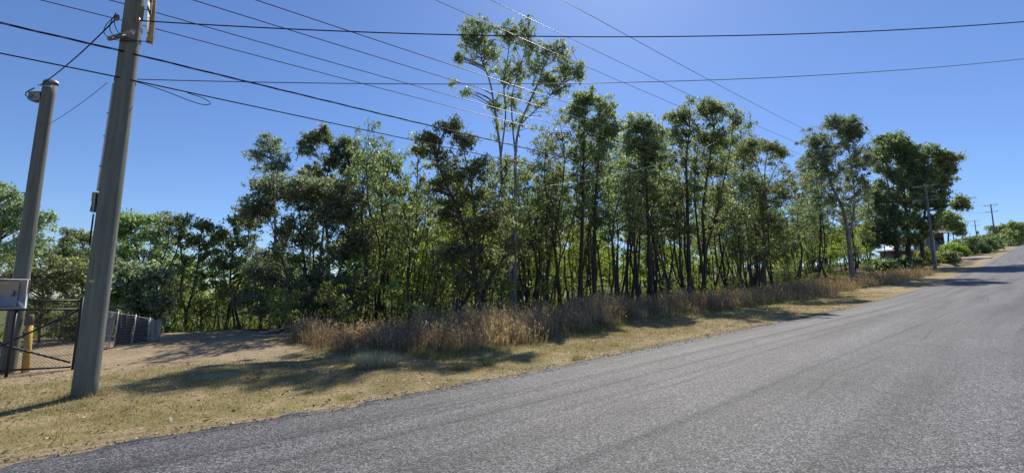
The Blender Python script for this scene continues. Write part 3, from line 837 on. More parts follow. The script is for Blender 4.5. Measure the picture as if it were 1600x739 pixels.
# ------------------------------------------------------------------ houses
def house_white():
    c = at(1403, 392, 86); gx, gy = c[0], c[1]; gz = float(terr(gx, gy))
    zr = at(1403, 393, 86)[2]
    root = empty('house', (gx, gy, gz), ANG)
    prop(root, 'low house with white hipped roof seen between dark tree trunks', 'house')
    e = zr - gz; Lh, Wd, rise = 3.3, 2.8, 1.35
    mb = MB(); mb.box((0, 0, e / 2), Lh * 2 - 1., Wd * 2 - 1., e); mb.build('wall', M_WALL, root)
    V = [(-Lh, -Wd, e), (Lh, -Wd, e), (Lh, Wd, e), (-Lh, Wd, e), (-1.0, 0, e + rise), (1.0, 0, e + rise),
         (-Lh, -Wd, e - .14), (Lh, -Wd, e - .14), (Lh, Wd, e - .14), (-Lh, Wd, e - .14)]
    mb = MB(); mb.add(V, [(0, 1, 5, 4), (2, 3, 4, 5), (0, 6, 7, 1), (1, 7, 8, 2), (2, 8, 9, 3), (3, 9, 6, 0), (6, 9, 8, 7)], [(1, 2, 5), (3, 0, 4)])
    mb.build('roof', M_ROOFW, root)
    for xx in (-2.6, -.8, 1.0, 2.8):
        mb = MB(); mb.box((xx, -Wd + .1, e / 2 - .08), .1, .1, e - .16); mb.build('verandah_post', M_FASCIA, root)
    for xx in (-1.6, 1.3):
        mb = MB(); mb.box((xx, -Wd + .47, e * .55), 1.1, .05, 1.0); mb.build('window', M_GLASS, root)
house_white()

def house_far():
    c = at(1456, 380, 112); gx, gy = c[0], c[1]; gz = float(terr(gx, gy))
    zr = at(1456, 364, 112)[2]; e = zr - gz
    root = empty('house', (gx, gy, gz), 0.15)
    prop(root, 'beige house with flat pale-edged roof behind the roadside timber pole', 'house')
    w = 2.75
    mb = MB(); mb.box((-1., 0, e / 2 - .1), w * 2 - 2., 5, e - .2); mb.build('wall', M_WALL, root)
    mb = MB(); mb.box((0, -.3, e), w * 2 + .5, 6.4, .26); mb.build('roof', M_FASCIA, root)
    mb = MB(); mb.box((1.7, .8, e / 2 - .15), 2., 3.2, e - .3); mb.build('porch_shade_block', M_SHADE, root)  # solid dark block, porch shade put into its colour
    for xx in (1.3, 2.8):
        mb = MB(); mb.box((xx, -2.9, e / 2 - .1), .14, .14, e - .24); mb.build('verandah_post', M_FASCIA, root)
    for xx in (-2., -.4):
        mb = MB(); mb.box((xx, -2.52, e * .62), 1.0, .06, 1.1); mb.build('window', M_GLASS, root)
house_far()

def mailbox():
    p = at(1578, 379, 168); root = empty('mailbox', (p[0], p[1], float(terr(p[0], p[1]))), .4)
    prop(root, 'small dark letterbox on a post near the road crest', 'mailbox')
    mb = MB(); mb.box((0, 0, .5), .14, .14, 1.); mb.build('post', M_ARM, root)
    mb = MB(); mb.box((0, 0, 1.25), 1.0, .7, .5); mb.build('box', M_ROCK, root)
    mb = MB(); V = [(-.6, -.45, 1.505), (.6, -.45, 1.505), (.6, .45, 1.505), (-.6, .45, 1.505), (-.6, 0, 1.75), (.6, 0, 1.75)]
    mb.add(V, [(0, 1, 5, 4), (2, 3, 4, 5), (3, 2, 1, 0)], [(1, 2, 5), (3, 0, 4)]); mb.build('roof', M_STEEL, root)
mailbox()

# ------------------------------------------------------------------ poles
D3 = np.array([D[0], D[1], 0]); N3 = np.array([N[0], N[1], 0]); Z3 = np.array([0, 0, 1.])
def pole_root(name, label, base, h, r0, r1, group=None):
    root = empty(name, base); prop(root, label, 'pole', group)
    mb = MB(); u = np.linspace(0, 1, 24)
    pts = np.stack([.012 * np.sin(u * 5), .01 * np.cos(u * 4) - .01, -.3 + u * (h + .3)], 1)
    mb.tube(pts, r0 + (r1 - r0) * u, 28)
    mb.build('shaft', M_POLE, root, smooth=False)
    for p in root.children[0].data.polygons: p.use_smooth = len(p.vertices) == 4
    return root
def insulator(root, p, s=1.):
    mb = MB(); z = np.array([0, .03, .05, .055, .09, .095, .13, .15]) * s; r = np.array([.012, .02, .05, .03, .05, .03, .04, .015]) * s
    mb.tube(np.stack([np.full(8, p[0]), np.full(8, p[1]), p[2] + z], 1), r, 10); mb.build('insulator', M_PORC, root, smooth=True)
def crossarm(root, h, half, offs, out=.24, th=.11, brace=True):
    c = D3 * out + Z3 * h
    mb = MB(); mb.box(c, half * 2, th * .9, th, N3, D3, Z3); arm = mb.build('crossarm', M_ARM, root)
    pts = []
    for o in offs:
        p = c + N3 * o + Z3 * (th / 2 + .003); insulator(root, p); pts.append(p + Z3 * .13)
    if brace:
        for s_ in (-1, 1):
            mb = MB(); mb.tube([c + N3 * s_ * half * .6 - Z3 * th * .5 + D3 * .0, D3 * (out - .06) - Z3 * .65 + Z3 * h], .014, 6); mb.build('brace', M_STEEL, root)
    return pts

b0 = hit(131, 618)
P0 = np.array([b0[0], b0[1], b0[2]])
big = pole_root('utility_pole', 'big grey-green timber power pole on the grass in the left foreground', P0, 12.2, .158, .108)
zc = at(243, 62, P0[1] + .25 * D[1] + 1.15 * N[1])[2] - P0[2]
A_LV = crossarm(big, zc, 1.25, (1.08, .42, -.42, -1.08), .22, .13, False)
A_HV = crossarm(big, zc + 3.3, 1.3, (1.15, .15, -1.15), .2, .12, True)
# fittings on the big pole
def on_pole(py): return at(200, py, P0[1])[2] - P0[2]
for py in (128, 63, 45):
    z = on_pole(py); mb = MB(); r = .158 - .05 * z / 12.2 + .006
    mb.tube([[0, 0, z - .03], [0, 0, z + .03]], r, 24, False); mb.build('band', M_BLACKSTEEL, big, smooth=True)
z = on_pole(66); mb = MB(); mb.box((0, -.19, z), .62, .05, .06, norm(np.array([1., -.35, 0])), norm(np.array([.35, 1, 0]))); mb.build('bracket', M_ARM, big)
z = on_pole(318); mb = MB(); mb.box((-.172, -.06, z), .06, .09, .32); mb.build('junction_cover', M_PIPE, big)
mb = MB(); mb.tube([[-.163 + .006 * q, -.05, zz] for q, zz in enumerate(np.linspace(on_pole(300), on_pole(133), 5))], .02, 10); mb.build('conduit', M_PIPE, big, smooth=True)
mb = MB(); mb.tube([[-.172, -.06, zz] for zz in np.linspace(on_pole(385), on_pole(336), 5)], .012, 8); mb.build('earth_wire', M_WIRE, big, smooth=True)
for py in (180, 215, 262, 385):
    z = on_pole(py); r = .158 - .05 * z / 12.2
    mb = MB(); mb.tube([[-r * .9, -r * .35, z], [-r * 1.25, -r * .5, z]], .012, 6); mb.build('bolt', M_STEEL, big)
z = on_pole(440); mb = MB(); r = .158 - .05 * z / 12.2
th = np.linspace(-.35, .35, 5) - 1.3; V = [(math.cos(a) * (r + .004), math.sin(a) * (r + .004), z + dz) for a in th for dz in (-.02, .02)]
mb.add(V, [(2 * i, 2 * i + 2, 2 * i + 3, 2 * i + 1) for i in range(4)]); mb.build('tag', M_OCHRE, big)
mb = MB()
for q in range(3):
    a = np.array([-.16, -.17, on_pole(35) + .03 * q]); c = np.array([.25 + .1 * q, -.1, on_pole(70)]); d_ = np.array([-.45 + .2 * q, -.35, on_pole(85)])
    mb.tube(bez(a, d_, c, 12), .006, 5, False)
mb.build('jumper_lead', M_WIRE, big, smooth=True)
insulator(big, np.array([-.17, -.12, on_pole(40)]), .8); insulator(big, np.array([.17, -.1, on_pole(42)]), .8)

def far_pole(px, t, h, label, group, arms=2, trans=False, Yf=None):
    r = ray(px, 440)
    k = t / (N[0] * r[0] + N[1] * r[1]); x, y = r[0] * k, r[1] * k
    P = np.array([x, y, float(terr(x, y))])
    o = pole_root('utility_pole', label, P, h, .19, .12, group)
    hv = crossarm(o, h - .25, 1.35, (1.2, .15, -1.2), .18, .13)
    lv = crossarm(o, h - 2.1, 1.25, (1.08, .42, -.42, -1.08), .18, .12)
    if trans:
        mb = MB(); mb.tube([[.45, -.1, h - 5.6], [.45, -.1, h - 5.5], [.45, -.1, h - 4.4], [.45, -.1, h - 4.3]], [.35, .42, .42, .3], 16); mb.build('transformer', M_STEEL, o, smooth=True)
        mb = MB(); mb.box((.1, -.05, h - 4.9), .5, .12, .15); mb.build('bracket', M_STEEL, o)
    return o, P, hv, lv
T_POLE = float(N @ P0[:2])
o1, P1, HV1, LV1 = far_pole(1463, T_POLE, 11.3, 'grey timber power pole with pale conduit, in front of the huge dark tree', 'roadside power poles')
mb = MB(); mb.tube([[.12, -.17, .1], [.11, -.16, 4.4]], .045, 10); mb.build('conduit', M_PIPE, o1, smooth=True)
mb = MB(); mb.box((.1, -.1, 4.7), .25, .2, .55); mb.build('fuse_box', M_STEEL, o1)
o2, P2, HV2, LV2 = far_pole(1564, T_POLE, 12.6, 'far timber power pole with double crossarms at the end of the hedge', 'roadside power poles')
o3, P3, HV3, LV3 = far_pole(1535, 18.5, 12.0, 'most distant timber power pole, carrying a grey transformer above the hedge', 'roadside power poles', trans=True)

# service pole with meter box
def service_pole():
    b = at(14, 560, 9.6); base = np.array([b[0], b[1], float(terr(b[0], b[1]))])
    top = at(70, 130, 9.6); h = top[2] - base[2]
    root = pole_root('utility_pole', 'shorter grey timber service pole at the left edge, cap on top', base, h, .135, .115)
    root.children[0].name = 'shaft'
    off = (top - base)[0]
    mb = MB(); mb.tube([[0, 0, h - .015], [0, 0, h + .04], [0, 0, h + .07]], [.122, .12, .06], 20); mb.build('cap', M_STEEL, root, smooth=True)
    mb = MB(); mb.box((-.2, -.05, h - .36), .26, .2, .2); mb.build('connection_box', M_STEEL, root)
    mb = MB(); mb.tube([[-.13, -.15, h - .12], [.17, -.15, h - .16]], .014, 6); mb.build('hook', M_STEEL, root)
    mb = MB(); u = np.linspace(0, 1, 16)
    mb.tube(np.stack([-.3 - .18 * np.sin(u * 5.2), np.full(16, -.06), h - .15 - .5 * u + .25 * u ** 3], 1), .012, 6, False); mb.build('cable_loop', M_WIRE, root, smooth=True)
    mb = MB(); mb.tube([[-.14, -.03, .3], [-.125, -.03, h - .5]], .018, 8); mb.build('conduit', M_PIPE, root, smooth=True)
    return base, h
PS, HS = service_pole()
def meter_box():
    a = at(44, 436, 8.95); b_ = at(44, 482, 8.95)
    hgt = a[2] - b_[2]
    root = empty('meter_box', (a[0] - .36, a[1] - .20, float(terr(a[0] - .43, a[1]))), math.radians(33))
    z = (a[2] + b_[2]) / 2 - root.location.z
    prop(root, 'pale grey electricity meter box on its stand before the service pole', 'meter box')
    mb = MB(); mb.box((0, 0, z), .86, .14, hgt, bev=.01); mb.build('cabinet', M_BOX, root)
    mb = MB(); mb.box((-.04, -.077, z), .70, .012, hgt - .1, bev=.003); d_ = mb.build('door', M_BOX, root)
    mb = MB(); mb.box((.24, -.092, z), .03, .02, .1); mb.build('latch', M_STEEL, d_)
    for xx in (-.3, .3):
        mb = MB(); mb.tube([[xx, .02, -.05], [xx, .02, z - hgt / 2 + .01]], .025, 10); mb.build('leg', M_BLACKSTEEL, root, smooth=True)
meter_box()

# ------------------------------------------------------------------ wires
def sagline(a, b, sag, n=60):
    u = np.linspace(0, 1, n)[:, None]
    p = a * (1 - u) + b * u
    p[:, 2] -= (4 * sag * u * (1 - u))[:, 0]
    return p
def wire(a, b, sag, r, label, group, name='power_line', mat=None, n=60):
    p = sagline(np.asarray(a, float), np.asarray(b, float), sag, n)
    mb = MB(); mb.tube(p, r, 6, False)
    return prop(mb.build(name, mat or M_ALU, smooth=True), label, 'cable', group)
G_HV = 'high voltage wires along the road'; G_LV = 'low voltage wires along the road'
prev = P0 - np.array([D[0], D[1], 0]) * 66 - np.array([0, 0, 1.])
HV_LAB = ['lowest of the three top wires running from upper left to the roadside pole', 'middle of the three top wires running to the roadside pole', 'uppermost of the three top wires running to the roadside pole']
for k in range(3):
    wire(P0 + A_HV[k], P1 + HV1[k], 1.15, .0085, HV_LAB[k], G_HV)
    wire(P1 + HV1[k], P2 + HV2[k], 1.2, .0095, ['left', 'middle', 'right'][k] + ' one of the three top wires past the roadside pole toward the far pole', G_HV)
    wire(P2 + HV2[k], P3 + HV3[k], .8, .01, ['left', 'middle', 'right'][k] + ' one of the top wires from the far pole to the transformer pole', G_HV)
LV_LAB = ['lowest of the four crossarm wires leaving the big pole rightward', 'second lowest of the four crossarm wires leaving the big pole', 'second highest of the four crossarm wires crossing the upper left sky', 'highest of the four crossarm wires crossing the upper left sky']
for k in range(4):
    wire(P0 + A_LV[k], P1 + LV1[k], 1.1, .0085, LV_LAB[k], G_LV)
    wire(P0 + A_LV[k], prev + A_LV[k], .9, .0085, ['farthest', 'second farthest', 'second nearest', 'nearest'][k] + ' crossarm wire leaving the big pole leftward out of frame', G_LV)
    wire(P1 + LV1[k], P2 + LV2[k], 1.2, .009, ['far-left', 'inner left', 'inner right', 'far-right'][k] + ' one of the lower wires between roadside pole and far pole', G_LV)
# twisted bundle and communication cable
def twisted(a, b, sag, label):
    p = sagline(a, b, sag, 420); u = np.arange(420) * .55
    mb = MB()
    for ph in (0, 2.09, 4.19):
        q = p + np.stack([0 * u, np.cos(u + ph) * .011, np.sin(u + ph) * .011], 1); mb.tube(q, .0072, 5, False)
    return prop(mb.build('power_line', M_WIRE, smooth=True), label, 'cable')
za = on_pole(88); zb = on_pole(128)
fr = np.array([.0, -.17, 0])
twisted(P0 + fr + Z3 * za, P1 + Z3 * 6.9 - D3 * .1, 1.05, 'twisted black bundle cable from the big pole rightward into the trees')
twisted(prev + fr + Z3 * (za + .9), P0 + fr + Z3 * za, .8, 'twisted black bundle cable reaching the big pole from the left edge')
wire(P0 + fr + Z3 * zb, P1 + Z3 * 6.0 - D3 * .1, .95, .0105, 'thick black communication cable from the big pole down into the treetops', None, 'communication_cable', M_WIRE)
wire(prev + fr + Z3 * (zb + .9), P0 + fr + Z3 * zb, .8, .0105, 'thick black communication cable reaching the big pole from the left edge', None, 'communication_cable', M_WIRE)
mb = MB(); q = P0 + fr + Z3 * zb
cb_ = sagline(q, P1 + Z3 * 6.0 - D3 * .1, .95, 4000); cd_ = np.linalg.norm(cb_ - q, axis=1)
cpt = lambda d_, dz: cb_[int(np.argmin(np.abs(cd_ - d_)))] - Z3 * dz
mb.tube(smooth_line([cpt(.25, .012), cpt(.6, .06), cpt(.95, .14), cpt(1.2, .17), cpt(1.3, .12), cpt(1.2, .05), cpt(.95, .015)], 30), .007, 6, False)
prop(mb.build('communication_cable', M_WIRE, smooth=True), 'short slack loop hanging under the thick cable beside the big pole', 'cable')
# service wires crossing the road
def through(a, px, py, Y): return at(px, py, Y)
wire(P0 + np.array([.2, -.1, on_pole(38)]), at(1760, 20, 9.), .42, .010, 'thick black service cable crossing the whole sky above the tallest tree', None, 'service_cable', M_WIRE)
wire(P0 + np.array([.15, .05, on_pole(122)]), at(1760, 72, 13.), .5, .0075, 'thin service wire crossing the whole sky below the thick one', None, 'service_cable', M_ALU)
stop = PS + np.array([-.1, -.12, HS - .1])
wire(P0 + np.array([-.18, -.12, on_pole(36)]), stop, .08, .011, 'black service cable slanting from the big pole down to the shorter pole', None, 'service_cable', M_WIRE)
wire(P0 + np.array([-.2, -.1, on_pole(134)]), PS + np.array([.12, -.1, HS - 1.05]), .05, .005, 'very thin wire slanting between the two left poles, below the cable', None, 'service_cable', M_ALU)
a = at(1120, 222, 24); b_ = at(860, 290, 17.5)
wire(a, b_, .35, .008, 'bright thin wire catching the sun before the right-hand crowns', None, 'service_cable', M_STEEL)

# ------------------------------------------------------------------ gate, posts, fence at the left
def gate():
    Pr = hit(114, 577); Pl = hit(-90, 590)
    ax = Pr - Pl; ax[2] = 0; Lg = np.linalg.norm(ax); ax /= Lg; nn = np.array([-ax[1], ax[0], 0])
    top = at(118, 468, Pr[1])[2]; h = top - Pr[2]; mid = at(118, 483, Pr[1])[2] - Pr[2]
    root = empty('chain_gate', Pr); prop(root, 'black framed chain-link gate behind the big pole at the left edge', 'gate')
    Lz = (Pl[2] - Pr[2])
    def P(u, z): return -ax * u + Z3 * z
    mb = MB()
    for z in (h - .02, mid, .06): mb.tube([P(.04, z), P(Lg, z)], .021, 10)
    mb.tube([P(.06, .15), P(1.05, .55), P(1.9, mid)][:3], .02, 8)
    mb.tube([P(.05, mid - .03), P(1.8, .1)], .019, 8)
    mb.build('frame', M_BLACKSTEEL, root, smooth=True)
    mb = MB(); mb.tube([P(0, -.2), P(0, h + .06)], .033, 12); mb.build('post', M_BLACKSTEEL, root, smooth=True)
    mb = MB(); st_ = .06
    for k in range(int((Lg + mid) / st_)):
        for s_ in (1, -1):
            u0 = k * st_ - (0 if s_ < 0 else 0)
            a0, z0, a1, z1 = (u0, .08, u0 - mid + .08, mid) if s_ > 0 else (u0 - mid + .08, .08, u0, mid)
            # clip to the panel
            def clip(a0, z0, a1, z1):
                if max(a0, a1) < .05 or min(a0, a1) > Lg: return None
                pts = [(a0, z0), (a1, z1)]
                if pts[0][0] > pts[1][0]: pts = pts[::-1]
                (p, pz), (q, qz) = pts
                if p < .05: pz += (qz - pz) * (.05 - p) / (q - p); p = .05
                if q > Lg: qz = pz + (qz - pz) * (Lg - p) / (q - p); q = Lg
                return p, pz, q, qz
            c = clip(a0, z0, a1, z1)
            if c and c[2] - c[0] > .02: mb.tube([P(c[0], c[1]) + nn * .004 * s_, P(c[2], c[3]) + nn * .004 * s_], .0028, 4, False)
    mb.build('wire_mesh', M_BLACKSTEEL, root)
gate()
def bollard():
    b = hit(40, 582); t = at(47, 491, b[1]); h = t[2] - b[2]
    root = empty('timber_post', b); prop(root, 'stout ochre timber post with dark weathered top before the chain gate', 'post')
    mb = MB(); ln = (t - b)[0]
    mb.tube([[0, 0, -.2], [ln * .4, 0, h * .4], [ln * .82, 0, h * .82]], [.066, .063, .061], 16); mb.build('shaft', M_OCHRE, root)
    mb = MB(); mb.tube([[ln * .80, 0, h * .815], [ln * .97, 0, h * .97], [ln, 0, h]], [.064, .069, .055], 16); mb.build('top', plain('grey_weathered_top', (.22, .19, .15), .8, .2, .3), root)
bollard()
def slim_post():
    b = at(12, 560, 10.6); g = float(terr(b[0], b[1])); t = at(14, 476, 10.6)
    mb = MB(); mb.tube([[0, 0, -.2], [0, 0, t[2] - g]], .028, 10); mb.tube([[0, 0, t[2] - g], [0, 0, t[2] - g + .02]], [.034, .02], 10)
    prop(mb.build('fence_post', M_STEEL, smooth=True, loc=(b[0], b[1], g)), 'slim grey steel post behind the chain gate', 'post')
slim_post()

def mesh_fence():
    A = hit(150, 548); B = hit(246, 533)
    B = A + (B - A) * 1.02
    ax = B - A; Lf = np.linalg.norm(ax[:2]); ax[2] = 0; ax /= np.linalg.norm(ax); nn = np.array([-ax[1], ax[0], 0])
    hA = at(160, 484, A[1])[2] - A[2]; hB = at(240, 502, B[1])[2] - B[2]
    root = empty('mesh_fence', A); prop(root, 'sagging silver wire mesh fence with dark cloth beside the bare drive', 'fence')
    def G(u): p = A + ax * u * Lf; return np.array([*(ax * u * Lf)[:2], float(terr(p[0], p[1])) - A[2]])
    def Hh(u): return hA + (hB - hA) * u
    for u in (.0, .26, .55, .8, 1.):
        mb = MB(); g = G(u); mb.tube([g - Z3 * .2, g + Z3 * (Hh(u) + .04)], .016, 8); mb.build('post', M_STEEL, root, smooth=True)
    for (u0, u1, lean, amp) in ((0., .25, .35, .03), (.8, 1.0, -.1, .06)):
        mb = MB()
        nv = 16
        def S(u, k): g = G(u); z = k * Hh(u) * .97; return g + nn * (.03 + amp * math.sin(u * 55 + k * 2) * (1 - .4 * k) - lean * .2 * (1 - k)) + Z3 * (z + .02) + ax * lean * .3 * (1 - k) * -1
        for k in np.linspace(0, 1, 26): mb.tube([S(u, k) for u in np.linspace(u0, u1, 14)], .009, 4, False)
        for u in np.linspace(u0, u1, 12): mb.tube([S(u, k) for k in np.linspace(0, 1, 12)], .006, 4, False)
        mb.build('mesh_panel', M_MESHW, root)
    for (u0, u1) in ((.26, .54), (.56, .79)):
        mb = MB(); nu, nz = 26, 10; V = []
        for u in np.linspace(u0, u1, nu):
            for k in np.linspace(0, 1, nz):
                V.append(G(u) + nn * (.03 + .022 * math.sin(u * 38 + 2 * k) + .008 * math.sin(u * 120)) + Z3 * (.03 + k * Hh(u) * (.93 + .04 * math.sin(u * 30))))
        V = np.array(V); i = np.arange(nu - 1)[:, None]; j = np.arange(nz - 1)[None]
        q = np.stack([i * nz + j, (i + 1) * nz + j, (i + 1) * nz + j + 1, i * nz + j + 1], -1).reshape(-1, 4)
        mb.add(np.concatenate([V, V + nn * .006]), np.concatenate([q, q[:, ::-1] + len(V)])); mb.build('shade_cloth', M_SHADE, root, smooth=True)
        mb = MB()
        def S2(u, k): return G(u) + nn * -.02 + Z3 * (.03 + k * Hh(u) * .95)
        for k in np.linspace(0, 1, 20): mb.tube([S2(u, k) + nn * .004 * math.sin(u * 40 + k * 3) for u in np.linspace(u0, u1, 12)], .004, 4, False)
        mb.build('wire_strands', M_STEEL, root)
mesh_fence()

def lump(name, label, cat, loc, sx, sy, sz, mat, seed):
    rs = np.random.RandomState(seed); mb = MB(); n, m = 18, 10; V = []
    for j in range(m):
        ph = math.pi * .5 * j / (m - 1)
        for i in range(n):
            a = 2 * math.pi * i / n
            k = 1 + .14 * math.sin(3 * a + seed) + .10 * math.sin(5 * a + 2 * ph + seed) + .05 * rs.randn()
            V.append((sx * math.cos(a) * math.cos(ph) * k, sy * math.sin(a) * math.cos(ph) * k, sz * math.sin(ph) * (1 + .06 * rs.randn()) - .04))
    i = np.arange(n)[None]; j = np.arange(m - 1)[:, None]
    q = np.stack([j * n + i, j * n + (i + 1) % n, (j + 1) * n + (i + 1) % n, (j + 1) * n + i], -1).reshape(-1, 4)
    mb.add(V, q); o = mb.build(name, mat, smooth=True, loc=loc); return prop(o, label, cat)

# fallen branches by the end of the drive
def fallen(px, py, label, pts, r, seed):
    g = hit(px, py); rs = np.random.RandomState(seed); mb = MB()
    c = smooth_line(np.array(pts, float), 14); c[1:] += rs.normal(0, .015, (13, 3))
    mb.tube(c, np.linspace(r, r * .3, 14), 7)
    for k in (5, 8, 10):
        d_ = norm(rs.normal(0, 1, 3)); d_[2] = abs(d_[2]) * .6
        mb.tube(bez(c[k], c[k] + d_ * .3, c[k] + d_ * .55 + np.array([.15, 0, .0]), 6), np.linspace(r * .5, .006, 6), 5)
    prop(mb.build('fallen_branch', M_DEADWOOD, smooth=True, loc=g), label, 'branch')
fallen(445, 522, 'grey dead branch lying at the end of the bare drive', [(-.9, .1, .04), (-.3, 0, .14), (.4, .1, .28), (1.1, .2, .2)], .045, 4)
fallen(425, 527, 'thin dead stick lying flat on the bare drive edge', [(-.7, 0, .03), (0, .1, .07), (.7, .05, .1)], .028, 5)
fallen(570, 500, 'dark fallen limb poking up out of the tall dry grass', [(-.6, 0, .85), (0, .1, 1.0), (.6, .3, 1.35), (1.2, .6, 1.9)], .04, 6)

# ------------------------------------------------------------------ grasses
def blades(mb, base, h, lean_dir, lean, w, rs, bend=.35):
    """each blade: a bent strip of two quads and a tip"""
    n = len(base)
    d2 = np.stack([np.cos(lean_dir), np.sin(lean_dir), np.zeros(n)], 1)
    fa = rs.uniform(0, 6.283, n); sd = np.stack([np.cos(fa), np.sin(fa), np.zeros(n)], 1)
    up = np.array([0, 0, 1.])
    def pt(u): return base + up * (h * (u - .25 * lean * u ** 2))[:, None] + d2 * (h * lean * u ** 1.7)[:, None]
    ww = (w * .5)[:, None] if np.ndim(w) else w * .5
    z = np.zeros(n)
    a, b, c = pt(z), pt(z + .5), pt(z + 1.)
    v = np.stack([a - sd * ww, a + sd * ww, b + sd * ww * .8, b - sd * ww * .8, c], 1).reshape(-1, 3)
    i = np.arange(n) * 5
    mb.add(v, np.stack([i, i + 1, i + 2, i + 3], 1), np.stack([i + 3, i + 2, i + 4], 1))
    return c, c - b

front = np.array([(474, 520), (500, 545), (535, 560), (575, 556), (640, 556), (700, 545), (770, 540), (850, 528), (920, 512), (1000, 498), (1090, 488), (1180, 474), (1260, 466), (1330, 452), (1390, 444), (1440, 432)], float)
fst = np.array([st(*hit(px, py)[:2]) for px, py in front]); o_ = np.argsort(fst[:, 0]); fst = fst[o_]
def t_front(s): return np.interp(s, fst[:, 0], fst[:, 1])

def tall_grass():
    rs = np.random.RandomState(77); gb, hb = MB(), MB()
    s0, s1 = fst[0, 0], fst[-1, 0] + 9
    # tussocks
    T = []
    for (a, b, dens) in ((s0, 12, 15), (12, 26, 11), (26, 48, 5.5), (48, s1, 3.2)):
        n = int((b - a) * 4.2 * dens); s = rs.uniform(a, b, n); d_ = rs.uniform(0, 1, n) ** 1.15 * 4.2
        t = t_front(s) - .25 + d_ + .2 * rs.normal(0, 1, n) + .35 * wob(s, 0 * s, 1.3)
        T.append(np.stack([s, t, d_], 1))
    T = np.concatenate(T)
    patch = wob(T[:, 0], T[:, 1], .9) + .6 * wob(T[:, 0], T[:, 1], 2.3)
    T = T[(patch > -1.25)]; patch = wob(T[:, 0], T[:, 1], .9)
    x, y = xy(T[:, 0], T[:, 1]); z = terr_st(T[:, 0], T[:, 1]); dist = y
    for k in range(len(T)):
        far = dist[k] > 22
        nb = int(rs.uniform(26, 46)) if not far else int(rs.uniform(16, 26))
        hgt = (.70 + .20 * patch[k] + .12 * rs.randn()) * (.72 + .28 * sstep(0, .5, T[k, 2])) * (.70 + .24 * sstep(5, 10, T[k, 0]))
        hgt = max(.25, hgt)
        c = np.array([x[k], y[k], z[k] - .03])
        base = c + np.concatenate([rs.normal(0, .12, (nb, 2)), np.zeros((nb, 1))], 1)
        h = hgt * rs.uniform(.55, 1.25, nb)
        dr = np.arctan2(base[:, 1] - c[1], base[:, 0] - c[0]) + rs.normal(0, .7, nb)
        lean = np.abs(rs.normal(.18, .22, nb))
        w = (.008 if not far else .016) * rs.uniform(.7, 1.5, nb)
        tip, dv = blades(gb, base, h, dr, lean, w, rs)
        m = rs.rand(nb) < (.42 if T[k, 2] > .35 else .2)
        if m.any():
            q = tip[m]; dd = norm(dv[m]); nh = len(q)
            for r_ in range(3):
                cen = q - dd * rs.uniform(-.02, .16, nh)[:, None] + rs.normal(0, .014, (nh, 3))
                ax = norm(dd + rs.normal(0, .45, (nh, 3))); sd = norm(np.cross(ax, rs.normal(0, 1, (nh, 3))))
                l = rs.uniform(.05, .11, nh)[:, None]; ww = (.012 if not far else .02) * rs.uniform(.7, 1.4, nh)[:, None]
                v = np.stack([cen - ax * l * .5, cen + sd * ww, cen + ax * l * .6, cen - sd * ww], 1).reshape(-1, 3)
                i = np.arange(nh) * 4; hb.add(v, np.stack([i, i + 1, i + 2, i + 3], 1))
    root = gb.build('tall_grass', M_TALL); prop(root, 'tall dry tan grass standing in a band before the thicket', 'grass', kind='stuff')
    prop(hb.build('seed_heads', M_HEAD, root), kind='stuff')
tall_grass()

def short_grass():
    rs = np.random.RandomState(78); mb = MB()
    for (sa, sb, n, w, hh) in ((-7, 5, 90000, .006, .035), (5, 14, 45000, .007, .04), (14, 40, 26000, .014, .06)):
        s = rs.uniform(sa, sb, n); t = T_EDGE + .02 + rs.rand(n) ** 1.1 * (6.4 if sb <= 5 else 4.2)
        pt = wob(s, t, 1.4) + .7 * wob(s, t, 4.)
        bare = sstep(11, 12.8, t) * (s < 3.6) * .80
        edge = np.exp(-(t - T_EDGE) / .25) * .5
        keep = (pt > rs.uniform(-2.2, 1.1, n)) & (rs.rand(n) > bare) & (rs.rand(n) > edge)
        s, t = s[keep], t[keep]; m = len(s); x, y = xy(s, t); z = terr_st(s, t)
        lush = sstep(.2, 1.6, t - T_EDGE) * .9 + .4
        blades(mb, np.stack([x, y, z - .004], 1), hh * rs.uniform(.4, 1.6, m) * lush, rs.uniform(0, 6.283, m), np.abs(rs.normal(.6, .4, m)), w * rs.uniform(.6, 1.4, m), rs)
    prop(mb.build('short_grass', M_SHORT), 'short dry mown grass on the verge and around the big pole', 'grass', kind='stuff')
short_grass()

def weedy_strip():
    # knee-low grey-green grass in front of the tall dry stalks
    rs = np.random.RandomState(79); mb = MB()
    n = 36000; s = rs.uniform(fst[0, 0] + .3, 30, n)
    d_ = rs.normal(-.25, .42, n); t = t_front(s) + d_
    pt = wob(s, t, 1.1) + .5 * wob(s, t, 3.1); k = (pt > rs.uniform(-1.4, .9, n)) & (t > T_EDGE + .5)
    s, t = s[k], t[k]; m = len(s); x, y = xy(s, t); z = terr_st(s, t)
    blades(mb, np.stack([x, y, z - .01], 1), rs.uniform(.06, .22, m) * (1 + .3 * wob(s, t, .8)), rs.uniform(0, 6.283, m), np.abs(rs.normal(.6, .35, m)), .008 * rs.uniform(.6, 1.5, m), rs)
    prop(mb.build('weedy_grass', M_TUFT), 'low grey-green weedy grass fringing the tall dry stalks', 'grass', kind='stuff')
weedy_strip()

